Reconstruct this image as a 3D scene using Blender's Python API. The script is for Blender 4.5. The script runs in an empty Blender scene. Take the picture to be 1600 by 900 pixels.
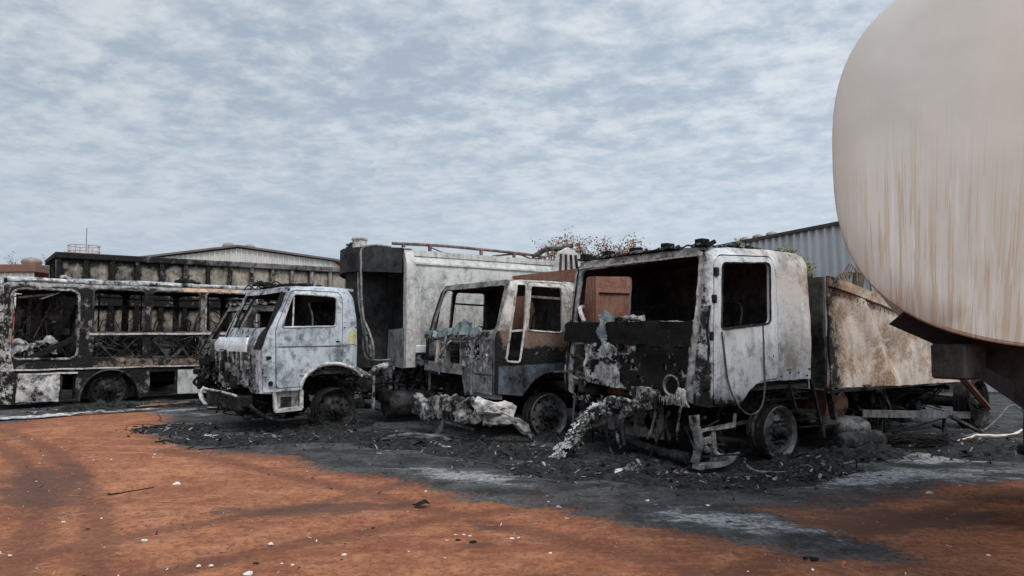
import bpy, math, random
from mathutils import Vector, Matrix, noise as NZ
from mathutils.geometry import delaunay_2d_cdt
R = math.radians
rnd = random.Random(11)
scn = bpy.context.scene
COL = scn.collection
V = Vector

# ------------------------------------------------------------------ camera, sky, sun, exposure
FPX, EYE, HOR = 1150.0, 1.6, 518.0
PITCH = math.atan((HOR - 450) / FPX)
cam = bpy.data.objects.new('camera', bpy.data.cameras.new('camera'))
COL.objects.link(cam)
cam.location = (0, 0, EYE)
cam.rotation_euler = (R(90) + PITCH, 0, 0)
cam.data.sensor_width = 36
cam.data.lens = FPX / 1600 * 36
cam.data.clip_start = 0.05
cam.data.clip_end = 3000
scn.camera = cam

SUN_EL, SUN_AZ = 52, 150          # azimuth clockwise from +Y (behind the camera, to its right)
sun = bpy.data.objects.new('sun', bpy.data.lights.new('sun', 'SUN'))
COL.objects.link(sun)
sun.data.energy = 1.5
sun.data.angle = R(14)
sun.data.color = (1.0, 0.96, 0.9)
sd = V((math.sin(R(SUN_AZ)) * math.cos(R(SUN_EL)), math.cos(R(SUN_AZ)) * math.cos(R(SUN_EL)), math.sin(R(SUN_EL))))
sun.rotation_euler = sd.to_track_quat('Z', 'Y').to_euler()
sun.location = sd * 50

scn.view_settings.view_transform = 'Standard'
scn.view_settings.look = 'None'
scn.view_settings.exposure = 0.36
scn.view_settings.gamma = 1.0
scn.view_settings.use_curve_mapping = False


class NT:
    """Tiny node-tree writer."""
    def __init__(s, tree):
        s.t = tree

    def n(s, kind, **kw):
        nd = s.t.nodes.new(kind)
        for k, v in kw.items():
            setattr(nd, k, v)
        return nd

    def put(s, sock, v):
        if isinstance(v, bpy.types.NodeSocket):
            s.t.links.new(v, sock)
        elif v is not None:
            if isinstance(v, (tuple, list)) and len(v) == 3 and sock.type == 'RGBA':
                v = (*v, 1)
            sock.default_value = v

    def m(s, op, a, b=None, c=None, clamp=False):
        nd = s.n('ShaderNodeMath', operation=op, use_clamp=clamp)
        for i, v in enumerate((a, b, c)):
            if v is not None:
                s.put(nd.inputs[i], v)
        return nd.outputs[0]

    def vm(s, op, a, b=None):
        nd = s.n('ShaderNodeVectorMath', operation=op)
        s.put(nd.inputs[0], a)
        if b is not None:
            s.put(nd.inputs[1], b)
        return nd.outputs['Value'] if op in ('DOT_PRODUCT', 'LENGTH') else nd.outputs[0]

    def noise(s, vec, scale, detail=6, rough=.6, dist=0.0):
        nd = s.n('ShaderNodeTexNoise')
        s.put(nd.inputs['Vector'], vec)
        s.put(nd.inputs['Scale'], scale)
        nd.inputs['Detail'].default_value = detail
        nd.inputs['Roughness'].default_value = rough
        nd.inputs['Distortion'].default_value = dist
        return nd.outputs[0]

    def vor(s, vec, scale, feature='F1', rand=1.0):
        nd = s.n('ShaderNodeTexVoronoi', feature=feature)
        s.put(nd.inputs['Vector'], vec)
        nd.inputs['Scale'].default_value = scale
        nd.inputs['Randomness'].default_value = rand
        return nd.outputs['Distance']

    def ramp(s, v, a, b, lo=0.0, hi=1.0):
        nd = s.n('ShaderNodeMapRange', interpolation_type='SMOOTHSTEP')
        s.put(nd.inputs[0], v)
        nd.inputs[1].default_value = a
        nd.inputs[2].default_value = b
        nd.inputs[3].default_value = lo
        nd.inputs[4].default_value = hi
        return nd.outputs[0]

    def mix(s, f, a, b):
        nd = s.n('ShaderNodeMix', data_type='RGBA')
        s.put(nd.inputs[0], f)
        s.put(nd.inputs[6], a)
        s.put(nd.inputs[7], b)
        return nd.outputs[2]

    def bump(s, h, strength, dist):
        nd = s.n('ShaderNodeBump')
        s.put(nd.inputs['Height'], h)
        nd.inputs['Strength'].default_value = strength
        nd.inputs['Distance'].default_value = dist
        return nd.outputs[0]

    def attr(s, name):
        return s.n('ShaderNodeAttribute', attribute_name=name).outputs['Fac']


world = bpy.data.worlds.new('World')
scn.world = world
world.use_nodes = True
w = NT(world.node_tree)
world.node_tree.nodes.clear()
sky = w.n('ShaderNodeTexSky', sky_type='NISHITA', sun_disc=False)
sky.sun_elevation = R(SUN_EL)
sky.sun_rotation = R(SUN_AZ)
tc = w.n('ShaderNodeTexCoord').outputs['Generated']
sx = w.n('ShaderNodeSeparateXYZ')
w.put(sx.inputs[0], tc)
zc = w.m('MAXIMUM', sx.outputs[2], 0.0)
den = w.m('ADD', zc, 0.17)
cx = w.n('ShaderNodeCombineXYZ')
w.put(cx.inputs[0], w.m('DIVIDE', sx.outputs[0], den))
w.put(cx.inputs[1], w.m('DIVIDE', sx.outputs[1], den))
rot = w.n('ShaderNodeMapping')
w.put(rot.inputs['Vector'], cx.outputs[0])
rot.inputs['Rotation'].default_value = (0, 0, R(28))
rot.inputs['Scale'].default_value = (1.0, 1.12, 1.0)
uv = rot.outputs[0]
big = w.noise(uv, 0.85, 3, .5, .2)
mid = w.noise(w.vm('ADD', uv, (4.1, 2.7, 0)), 2.6, 4, .55, .3)
clump = w.noise(uv, 7.6, 5, .55, .12)
puff = w.noise(uv, 21.0, 4, .6, .1)
cl = w.m('ADD', w.m('ADD', w.m('MULTIPLY', clump, .52), w.m('MULTIPLY', mid, .24)), w.m('MULTIPLY', puff, .24))
bright = w.ramp(w.m('ADD', cl, w.m('MULTIPLY', w.m('SUBTRACT', big, .5), .30)), .37, .645)
gap = w.ramp(mid, .60, .74)
elev = w.ramp(zc, .0, .34)
lowc = w.mix(elev, (.41, .475, .555), (.315, .378, .46))
highc = w.mix(elev, (.445, .51, .585), (.535, .578, .622))
cloud = w.mix(bright, lowc, highc)
skyblue = w.vm('SCALE', sky.outputs[0])
skyblue.node.inputs['Scale'].default_value = 0.065
cloud = w.mix(w.m('MULTIPLY', gap, .07), cloud, skyblue)
# overcast: brighter overhead and round the veiled sun behind the camera; the picture's upper right is the brighter side
glow = w.ramp(w.vm('DOT_PRODUCT', tc, tuple(sd)), .35, 1.0)
side = w.ramp(sx.outputs[0], -.6, .6, -.08, .07)
lum = w.m('ADD', w.m('ADD', 1.0, w.m('MULTIPLY', w.ramp(zc, .40, .95), 1.1)), w.m('ADD', w.m('MULTIPLY', glow, 2.2), side))
cl10 = w.vm('SCALE', cloud)
w.put(cl10.node.inputs['Scale'], w.m('MULTIPLY', lum, 10.0))
bg = w.n('ShaderNodeBackground')
w.put(bg.inputs[0], cl10)
bg.inputs[1].default_value = 0.1
w.put(w.n('ShaderNodeOutputWorld').inputs[0], bg.outputs[0])


# ------------------------------------------------------------------ pixel -> place helpers (used only to choose where things stand)
def ray(px, py):
    dx, dz = (px - 800) / FPX, -(py - 450) / FPX
    return V((dx, math.cos(PITCH) - dz * math.sin(PITCH), math.sin(PITCH) + dz * math.cos(PITCH)))


def gnd(px, py, z=0.0):
    r = ray(px, py)
    return V((0, 0, EYE)) + r * ((z - EYE) / r.z)


def at(px, py, Y):
    r = ray(px, py)
    return V((0, 0, EYE)) + r * (Y / r.y)


# ------------------------------------------------------------------ materials
def newmat(name):
    m = bpy.data.materials.new(name)
    m.use_nodes = True
    nt = NT(m.node_tree)
    return m, nt, m.node_tree.nodes['Principled BSDF']


def thr(amt, k=.40):
    return .5 + (.5 - amt) * k


def burnt(name, paint=(.45, .46, .47), paint2=(.3, .32, .34), rust=.2, soot=.3, ash=.15, scale=1.0,
          rustc=(.22, .085, .04), seed=0.0, biases=(), rough=.78, edge=None, bump=.5, metal=.0, flake=.0, sharp=.05, speck=.5, sootc=.0235, tints=()):
    """Fire-damaged sheet metal: paint / bare metal / rust / ash / soot patches, each with its own outline.
    biases: (layer, direction, v0, v1, amount) adds a stain that follows a place on the vehicle."""
    m, t, b = newmat(name)
    raw = t.n('ShaderNodeTexCoord').outputs['Object']
    P = t.vm('ADD', raw, (seed * 3.1, seed * 1.7, seed * 2.3))
    st = t.n('ShaderNodeMapping')
    t.put(st.inputs['Vector'], P)
    st.inputs['Scale'].default_value = (1, 1, .22)
    big = t.noise(P, 1.5 * scale, 6, .66, .35)
    med = t.noise(P, 5.5 * scale, 8, .70, .25)
    fine = t.noise(P, 26 * scale ** .5, 6, .75)
    dots = t.noise(P, 70, 3, .7)
    big2 = t.noise(t.vm('ADD', P, (7.3, 2.1, 5.5)), 1.9 * scale, 8, .68, .5)
    med2 = t.noise(t.vm('ADD', P, (1.3, 9.1, 3.5)), 7.5 * scale, 8, .74, .2)
    run = t.noise(st.outputs[0], 8 * scale ** .5, 6, .65, .2)
    bs = {'soot': [], 'rust': [], 'ash': []}
    for lay, d, v0, v1, amt in biases:
        bs[lay].append(t.m('MULTIPLY', t.ramp(t.vm('DOT_PRODUCT', raw, d), v0, v1) if v0 < v1 else
                           t.m('SUBTRACT', 1.0, t.ramp(t.vm('DOT_PRODUCT', raw, d), v1, v0)), amt))

    def addb(v, lay):
        for q in bs[lay]:
            v = t.m('ADD', v, q)
        return v
    # bare patches with a dark scorched outline
    pv = t.m('ADD', t.m('MULTIPLY', big, .45), t.m('MULTIPLY', med2, .55))
    clus = t.ramp(t.m('ADD', t.m('MULTIPLY', big2, .7), t.m('MULTIPLY', med, .3)), .47, .58)
    patch = t.m('MULTIPLY', t.ramp(pv, .495, .525), clus)
    col = t.mix(t.ramp(t.m('ADD', t.m('MULTIPLY', big, .75), t.m('MULTIPLY', fine, .25)), .36, .64), paint, tuple(.5 * (a + c) for a, c in zip(paint, paint2)))
    col = t.mix(patch, col, paint2)
    ol = t.m('SUBTRACT', 1.0, t.ramp(t.m('ABSOLUTE', t.m('SUBTRACT', pv, .51)), .004, .022))
    col = t.mix(t.m('MULTIPLY', t.m('MULTIPLY', ol, clus), .6), col, tuple(c * .28 for c in paint2))
    col = t.mix(t.m('MULTIPLY', t.ramp(med, .48, .66), .35), col, tuple(c * .5 for c in paint2))
    col = t.mix(t.m('MULTIPLY', t.ramp(run, .50, .68), .55), col, tuple(c * .42 for c in paint2))
    col = t.mix(t.m('MULTIPLY', t.ramp(run, .46, .34), .30), col, tuple(min(.75, c * 1.45) for c in paint))
    for d, v0, v1, c_, amt in tints:
        k_ = t.ramp(t.vm('DOT_PRODUCT', raw, d), v0, v1) if v0 < v1 else t.m('SUBTRACT', 1.0, t.ramp(t.vm('DOT_PRODUCT', raw, d), v1, v0))
        k_ = t.m('MULTIPLY', t.m('MULTIPLY', k_, t.ramp(t.m('ADD', t.m('MULTIPLY', big2, .7), t.m('MULTIPLY', med, .3)), .38, .58)), amt)
        col = t.mix(k_, col, c_)
    rv = addb(t.m('ADD', t.m('MULTIPLY', big2, .62), t.m('MULTIPLY', med2, .38)), 'rust')
    rmask = t.ramp(rv, thr(rust) - .04, thr(rust) + .12)
    rc = t.mix(t.ramp(fine, .38, .62), rustc, tuple(c * .38 for c in rustc))
    rc = t.mix(t.ramp(med, .5, .66), rc, (rustc[0] * 1.45, rustc[1] * 1.8, rustc[2] * 2.0))
    col = t.mix(t.m('MULTIPLY', rmask, .9), col, rc)
    av = addb(t.m('ADD', t.m('MULTIPLY', med2, .55), t.m('ADD', t.m('MULTIPLY', big, .3), t.m('MULTIPLY', fine, .15))), 'ash')
    amask = t.ramp(av, thr(ash), thr(ash) + .035)
    col = t.mix(amask, col, t.mix(fine, (.38, .375, .37), (.74, .72, .69)))
    # pits and specks
    sp_ = t.m('MULTIPLY', t.ramp(dots, .57, .64), t.ramp(med, .36, .60))
    col = t.mix(t.m('MULTIPLY', sp_, speck), col, tuple(c * .12 for c in paint2))
    sv = t.m('ADD', t.m('ADD', t.m('MULTIPLY', big, .46), t.m('MULTIPLY', med, .36)), t.m('MULTIPLY', fine, .18))
    sv = addb(sv, 'soot')
    if edge:
        sv = t.m('ADD', sv, t.m('MULTIPLY', t.attr('edge'), edge))
    smask = t.ramp(sv, thr(soot), thr(soot) + sharp)
    veil = t.ramp(sv, thr(soot) - .10, thr(soot) + .01)
    col = t.mix(t.m('MULTIPLY', veil, .55), col, tuple(c * .16 for c in paint2))
    col = t.mix(smask, col, t.mix(t.ramp(fine, .4, .65), (sootc * .23, sootc * .22, sootc * .21), (sootc, sootc * .94, sootc * .88)))
    h = t.m('ADD', t.m('MULTIPLY', med, .5), t.m('MULTIPLY', fine, .40))
    h = t.m('SUBTRACT', h, t.m('MULTIPLY', smask, .15))
    h = t.m('ADD', h, t.m('MULTIPLY', patch, .10))
    h = t.m('ADD', h, t.m('MULTIPLY', amask, .12))
    if flake:
        vo = t.vor(P, 22 * scale, 'DISTANCE_TO_EDGE')
        crack = t.ramp(vo, .02, .09)
        col = t.mix(t.m('MULTIPLY', t.m('SUBTRACT', 1.0, crack), flake), col, (.006, .006, .006))
        h = t.m('ADD', h, t.m('MULTIPLY', crack, .4))
    t.put(b.inputs['Base Color'], col)
    t.put(b.inputs['Roughness'], t.m('ADD', t.m('MULTIPLY', med, .3), rough - .15, clamp=True))
    if metal:
        t.put(b.inputs['Metallic'], t.m('MULTIPLY', t.m('SUBTRACT', 1.0, smask), metal))
    t.put(b.inputs['Specular IOR Level'], t.m('ADD', .10, t.m('MULTIPLY', t.m('SUBTRACT', 1.0, smask), .25)))
    t.put(b.inputs['Normal'], t.bump(h, bump, .03))
    return m


def plain(name, c1, c2, scale=8, rough=.8, bump=.3, metal=0.0, detail=6):
    m, t, b = newmat(name)
    P = t.n('ShaderNodeTexCoord').outputs['Object']
    n = t.noise(P, scale, detail, .65)
    t.put(b.inputs['Base Color'], t.mix(t.ramp(n, .35, .65), c1, c2))
    b.inputs['Roughness'].default_value = rough
    b.inputs['Metallic'].default_value = metal
    b.inputs['Specular IOR Level'].default_value = .12 if max(c2) < .06 else .3
    t.put(b.inputs['Normal'], t.bump(n, bump, .02))
    return m


M = {}
M['soot'] = burnt('soot_metal', (.055, .053, .052), (.03, .029, .029), rust=.22, soot=.62, ash=.06, scale=1.6)
M['soot_brown'] = burnt('sooty_brown_steel', (.075, .062, .054), (.05, .044, .04), rust=.38, soot=.5, ash=.1, scale=1.5, rustc=(.12, .055, .032), seed=3)
M['black'] = plain('black_char', (.003, .003, .003), (.015, .0145, .014), 14, .85, .6)
M['inside'] = burnt('sooted_inside', (.085, .074, .065), (.045, .040, .036), rust=.22, soot=.52, ash=.03, scale=1.6, seed=88, rustc=(.10, .05, .03), sharp=.12)
M['greywhite'] = burnt('scorched_white_paint', (.55, .57, .59), (.27, .30, .33), rust=.13, soot=.30, ash=.24, scale=1.3, seed=1)
M['ashy'] = burnt('ash_crusted_metal', (.40, .385, .37), (.20, .19, .18), rust=.20, soot=.47, ash=.34, scale=2.4, seed=5, bump=.9, sharp=.03)
M['ashflake'] = burnt('peeling_ash_metal', (.44, .43, .42), (.2, .195, .19), rust=.12, soot=.52, ash=.38, scale=4.5, seed=8, bump=1.0, sharp=.03, flake=.7)
M['paleedge'] = burnt('pale_scorched_edge', (.46, .43, .40), (.3, .28, .26), rust=.2, soot=.30, ash=.3, scale=3, seed=6)
M['steel'] = burnt('bare_heated_steel', (.20, .19, .18), (.12, .115, .11), rust=.25, soot=.36, ash=.12, scale=3, seed=9, metal=.35, rough=.55)
M['rim'] = burnt('burnt_rim_steel', (.17, .163, .155), (.10, .097, .093), rust=.22, soot=.38, ash=.07, scale=2.5, seed=4, metal=.3, rough=.55)
M['rustred'] = burnt('rust_red_steel', (.20, .085, .05), (.16, .10, .075), rust=.55, soot=.28, ash=.1, scale=1.3, seed=2, rustc=(.22, .075, .04))
M['alu'] = burnt('dull_aluminium', (.26, .265, .265), (.17, .175, .175), rust=.08, soot=.30, ash=.06, scale=2, seed=12, metal=.5, rough=.5)
M['cable'] = plain('burnt_cable', (.03, .03, .03), (.12, .115, .11), 10, .8, .2)
M['teal'] = plain('melted_glass', (.075, .10, .10), (.22, .265, .262), 9, .45, .6)
M['palewood'] = plain('pale_plastic_strip', (.55, .47, .38), (.42, .34, .26), 9, .7, .3)
M['wires'] = plain('tyre_wire', (.006, .006, .006), (.028, .022, .019), 20, .85, .5)


# ------------------------------------------------------------------ mesh writer
def nv(p, f, seed=0.0):
    return NZ.noise_vector(V((p[0] * f + seed, p[1] * f + seed * .7, p[2] * f - seed)))


def wobble(amp, freq=1.6, seed=0.0, fine=.25):
    def fn(p):
        return p + nv(p, freq, seed) * amp + nv(p, freq * 5, seed + 4) * amp * fine
    return fn


def inpoly(x, y, poly):
    ins = False
    j = len(poly) - 1
    for i in range(len(poly)):
        xi, yi = poly[i]
        xj, yj = poly[j]
        if (yi > y) != (yj > y) and x < (xj - xi) * (y - yi) / (yj - yi) + xi:
            ins = not ins
        j = i
    return ins


def resample(poly, res):
    out = []
    for i in range(len(poly)):
        a, b = poly[i], poly[(i + 1) % len(poly)]
        L = math.hypot(b[0] - a[0], b[1] - a[1])
        k = max(1, int(round(L / res)))
        for q in range(k):
            out.append((a[0] + (b[0] - a[0]) * q / k, a[1] + (b[1] - a[1]) * q / k))
    return out


def rr(x0, x1, z0, z1, r, n=3):
    pts = []
    for cx_, cz_, a0 in ((x1 - r, z1 - r, 0), (x0 + r, z1 - r, 90), (x0 + r, z0 + r, 180), (x1 - r, z0 + r, 270)):
        for k in range(n + 1):
            a = R(a0 + 90 * k / n)
            pts.append((cx_ + r * math.cos(a), cz_ + r * math.sin(a)))
    return pts


def roundp(pts, r, n=3):
    """round the corners of a polygon"""
    out = []
    N = len(pts)
    for i in range(N):
        p, a, b = V(pts[i]), V(pts[i - 1]), V(pts[(i + 1) % N])
        da, db = (a - p), (b - p)
        q = min(r, da.length * .45, db.length * .45)
        s, e = p + da.normalized() * q, p + db.normalized() * q
        for k in range(n + 1):
            t_ = k / n
            v = s * (1 - t_) ** 2 + p * 2 * t_ * (1 - t_) + e * t_ * t_
            out.append((v.x, v.y))
    return out


class MB:
    def __init__(s):
        s.v, s.f, s.mi = [], [], []
        s.edge = {}

    def add(s, vs, fs, mi=0):
        o = len(s.v)
        s.v += [V(p) for p in vs]
        s.f += [tuple(i + o for i in f) for f in fs]
        s.mi += [mi] * len(fs)
        return o

    def box(s, x0, x1, y0, y1, z0, z1, mi=0):
        s.add([(x, y, z) for z in (z0, z1) for y in (y0, y1) for x in (x0, x1)],
              [(0, 2, 3, 1), (4, 5, 7, 6), (0, 1, 5, 4), (2, 6, 7, 3), (0, 4, 6, 2), (1, 3, 7, 5)], mi)
        return s

    def bbox(s, x0, x1, y0, y1, z0, z1, b=.015, mi=0):
        """box with chamfered edges"""
        c = V(((x0 + x1) / 2, (y0 + y1) / 2, (z0 + z1) / 2))
        h = V((abs(x1 - x0) / 2, abs(y1 - y0) / 2, abs(z1 - z0) / 2))
        b = min(b, h.x * .6, h.y * .6, h.z * .6)
        vs, idx = [], {}
        for sx_ in (-1, 1):
            for sy_ in (-1, 1):
                for sz_ in (-1, 1):
                    for ax in range(3):
                        p = V((sx_ * (h.x - b), sy_ * (h.y - b), sz_ * (h.z - b)))
                        p[ax] = (sx_, sy_, sz_)[ax] * h[ax]
                        idx[(sx_, sy_, sz_, ax)] = len(vs)
                        vs.append(c + p)
        fs = []
        S = (-1, 1)
        for ax in range(3):
            o1, o2 = (ax + 1) % 3, (ax + 2) % 3
            for sg in S:
                q = []
                for a_, b_ in ((-1, -1), (1, -1), (1, 1), (-1, 1)):
                    k = [0, 0, 0]
                    k[ax], k[o1], k[o2] = sg, a_, b_
                    q.append(idx[(*k, ax)])
                fs.append(tuple(q if sg > 0 else q[::-1]))
            for a_ in S:
                for b_ in S:
                    k0, k1 = [0, 0, 0], [0, 0, 0]
                    k0[ax], k1[ax] = -1, 1
                    k0[o1] = k1[o1] = a_
                    k0[o2] = k1[o2] = b_
                    fs.append((idx[(*k0, o1)], idx[(*k1, o1)], idx[(*k1, o2)], idx[(*k0, o2)]))
        for a_ in S:
            for b_ in S:
                for c_ in S:
                    fs.append((idx[(a_, b_, c_, 0)], idx[(a_, b_, c_, 1)], idx[(a_, b_, c_, 2)]))
        s.add(vs, fs, mi)
        return s

    def bar(s, p0, p1, w_=.05, h=.05, up=(0, 0, 1), mi=0, seg=1, n=None):
        p0, p1 = V(p0), V(p1)
        d = (p1 - p0)
        if d.length < 1e-6:
            return s
        d = d.normalized()
        u = V(up)
        if abs(d.dot(u)) > .97:
            u = V((1, 0, 0)) if abs(d.x) < .9 else V((0, 1, 0))
        a = d.cross(u).normalized() * w_ / 2
        b = a.cross(d).normalized() * h / 2
        vs, fs = [], []
        for i in range(seg + 1):
            p = p0.lerp(p1, i / seg)
            vs += [p - a - b, p + a - b, p + a + b, p - a + b]
        for i in range(seg):
            for k in range(4):
                j = (k + 1) % 4
                fs.append((i * 4 + k, i * 4 + j, i * 4 + 4 + j, i * 4 + 4 + k))
        fs += [(3, 2, 1, 0), tuple(seg * 4 + k for k in range(4))]
        s.add(vs, fs, mi)
        return s

    def channel(s, p0, p1, w_=.07, h=.2, t=.012, up=(0, 0, 1), side=1, mi=0):
        """C-section beam"""
        p0, p1 = V(p0), V(p1)
        d = (p1 - p0).normalized()
        a = d.cross(V(up)).normalized() * side
        b = a.cross(d).normalized() * side
        if b.dot(V(up)) < 0:
            b = -b
        s.bar(p0, p1, t, h, up, mi)
        for k in (-1, 1):
            o = b * (k * (h / 2 - t / 2)) + a * (w_ / 2 + t / 2)
            s.bar(p0 + o, p1 + o, w_, t, up, mi)
        return s

    def tube(s, pts, r, n=8, mi=0, closed=False, jit=0.0):
        pts = [V(p) for p in pts]
        N = len(pts)
        if N < 2:
            return s
        up = None
        vs, fs = [], []
        for i, p in enumerate(pts):
            if closed:
                d = pts[(i + 1) % N] - pts[i - 1]
            else:
                d = pts[min(i + 1, N - 1)] - pts[max(i - 1, 0)]
            d = d.normalized() if d.length > 1e-9 else V((0, 0, 1))
            if up is None:
                up = d.orthogonal().normalized()
            up = (up - d * up.dot(d))
            up = up.normalized() if up.length > 1e-6 else d.orthogonal().normalized()
            sd_ = d.cross(up)
            rad = r[i] if isinstance(r, (list, tuple)) else r
            for k in range(n):
                a = 2 * math.pi * k / n
                q = rad * (1 + (rnd.uniform(-jit, jit) if jit else 0))
                vs.append(p + up * math.cos(a) * q + sd_ * math.sin(a) * q)
        for i in range(N if closed else N - 1):
            i2 = (i + 1) % N
            for k in range(n):
                j = (k + 1) % n
                fs.append((i * n + k, i * n + j, i2 * n + j, i2 * n + k))
        if not closed:
            fs += [tuple(range(n - 1, -1, -1)), tuple((N - 1) * n + k for k in range(n))]
        s.add(vs, fs, mi)
        return s

    def lathe(s, prof, c, axis=(0, 1, 0), n=24, mi=0, caps=True):
        """prof: (radius, along)"""
        ax = V(axis).normalized()
        u = ax.orthogonal().normalized()
        w_ = ax.cross(u)
        c = V(c)
        vs, fs = [], []
        for r_, a in prof:
            for k in range(n):
                t_ = 2 * math.pi * k / n
                vs.append(c + ax * a + (u * math.cos(t_) + w_ * math.sin(t_)) * r_)
        for i in range(len(prof) - 1):
            for k in range(n):
                j = (k + 1) % n
                fs.append((i * n + k, i * n + j, (i + 1) * n + j, (i + 1) * n + k))
        for i, flip in ((0, 1), (len(prof) - 1, 0)):
            if caps and prof[i][0] > 1e-4:
                q = [i * n + k for k in range(n)]
                fs.append(tuple(q[::-1] if flip else q))
        s.add(vs, fs, mi)
        return s

    def sheet(s, outer, holes, fn, nrm, thick=.02, res=.08, jag=0.0, tear=None, seed=0.0, mi=0, mi_back=None, hjag=None):
        """polygon with holes in a 2-D chart, mapped by fn(a, b) to 3-D and given thickness along nrm"""
        if mi_back is None:
            mi_back = mi
        hjag = jag if hjag is None else hjag

        def jagged(poly, j):
            q = resample(poly, res if not j else res * .6)
            if not j:
                return q
            return [(a + NZ.noise(V((a * 9 + seed, b * 9, seed))) * j + NZ.noise(V((a * 25 + seed, b * 25, 3))) * j * .6,
                     b + NZ.noise(V((a * 9, b * 9 + seed, 7.7))) * j + NZ.noise(V((a * 25, b * 25 + seed, 5))) * j * .6) for a, b in q]
        O = jagged(outer, jag)
        Hs = [jagged(h, hjag) for h in holes]
        pts, edges = [], []
        for loop in [O] + Hs:
            o = len(pts)
            pts += loop
            edges += [(o + i, o + (i + 1) % len(loop)) for i in range(len(loop))]
        xs, ys = [p[0] for p in O], [p[1] for p in O]
        rr_ = random.Random(int(seed * 100) + 5)
        x = min(xs) + res * .5
        bnd = list(pts)
        grid = {}
        for p in bnd:
            grid.setdefault((int(p[0] // res), int(p[1] // res)), []).append(p)
        while x < max(xs):
            y = min(ys) + res * .5
            while y < max(ys):
                a, b = x + rr_.uniform(-.25, .25) * res, y + rr_.uniform(-.25, .25) * res
                if inpoly(a, b, O) and not any(inpoly(a, b, h) for h in Hs):
                    gi, gj = int(a // res), int(b // res)
                    if not any((a - q[0]) ** 2 + (b - q[1]) ** 2 < (res * .45) ** 2
                               for di in (-1, 0, 1) for dj in (-1, 0, 1) for q in grid.get((gi + di, gj + dj), ())):
                        pts.append((a, b))
                y += res
            x += res
        r_ = delaunay_2d_cdt([V(p) for p in pts], edges, [], 0, 1e-6)
        vs2, fs2 = r_[0], r_[2]
        keep = []
        for f in fs2:
            ca = sum(vs2[i].x for i in f) / len(f)
            cb = sum(vs2[i].y for i in f) / len(f)
            if not inpoly(ca, cb, O) or any(inpoly(ca, cb, h) for h in Hs):
                continue
            if tear and tear(ca, cb):
                continue
            keep.append(tuple(f))
        used = sorted({i for f in keep for i in f})
        rem = {i: k for k, i in enumerate(used)}
        n_ = V(nrm) * thick
        front = [V(fn(vs2[i].x, vs2[i].y)) for i in used]
        k = len(front)
        keep = [tuple(rem[i] for i in f) for f in keep]
        if keep:
            # orient so that the front faces against nrm
            a, b, c = (front[i] for i in keep[0][:3])
            if (b - a).cross(c - a).dot(V(nrm)) > 0:
                keep = [f[::-1] for f in keep]
        o = len(s.v)
        s.v += front + [p + n_ for p in front]
        cnt = {}
        for f in keep:
            s.f.append(tuple(i + o for i in f))
            s.mi.append(mi)
            s.f.append(tuple(i + o + k for i in f[::-1]))
            s.mi.append(mi_back)
            for q in range(len(f)):
                e = (f[q], f[(q + 1) % len(f)])
                cnt[e] = cnt.get(e, 0) + 1
        for (a, b) in cnt:
            if (b, a) not in cnt:
                s.f.append((b + o, a + o, a + o + k, b + o + k))
                s.mi.append(mi)
        return s

    def warp(s, fn):
        s.v = [fn(p) for p in s.v]
        return s

    def build(s, name, mats, parent=None, smooth=None, edge=None):
        if not isinstance(mats, (list, tuple)):
            mats = [mats]
        me = bpy.data.meshes.new(name)
        me.from_pydata([tuple(p) for p in s.v], [], s.f)
        for m in mats:
            me.materials.append(M[m] if isinstance(m, str) else m)
        if len(mats) > 1:
            me.polygons.foreach_set('material_index', [min(i, len(mats) - 1) for i in s.mi])
        if edge:
            a = me.attributes.new('edge', 'FLOAT', 'POINT')
            a.data.foreach_set('value', [edge(p) for p in s.v])
        if smooth:
            me.polygons.foreach_set('use_smooth', [True] * len(me.polygons))
            try:
                me.set_sharp_from_angle(angle=R(smooth))
            except Exception:
                pass
        me.update()
        o = bpy.data.objects.new(name, me)
        COL.objects.link(o)
        if parent is not None:
            o.parent = parent
        return o


def thing(name, label, cat, loc=(0, 0, 0), rz=0.0, group=None):
    o = bpy.data.objects.new(name, None)
    COL.objects.link(o)
    o.location = loc
    o.rotation_euler = (0, 0, rz)
    o.empty_display_size = .2
    o['label'] = label
    o['category'] = cat
    if group:
        o['group'] = group
    return o


def tag(o, label, cat, group=None):
    o['label'] = label
    o['category'] = cat
    if group:
        o['group'] = group
    return o


def kind(o, k):
    o['kind'] = k
    return o


def copy_tree(o, parent=None):
    c = o.copy()
    COL.objects.link(c)
    if parent is not None:
        c.parent = parent
    for ch in list(o.children):
        copy_tree(ch, c)
    return c


def curve(pts, k=6):
    """Catmull-Rom through points"""
    P = [V(p) for p in pts]
    out = []
    for i in range(len(P) - 1):
        a, b, c, d = P[max(i - 1, 0)], P[i], P[i + 1], P[min(i + 2, len(P) - 1)]
        for q in range(k):
            t_ = q / k
            out.append(.5 * ((2 * b) + (c - a) * t_ + (2 * a - 5 * b + 4 * c - d) * t_ ** 2 + (3 * b - a - 3 * c + d) * t_ ** 3))
    out.append(P[-1])
    return out


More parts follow.
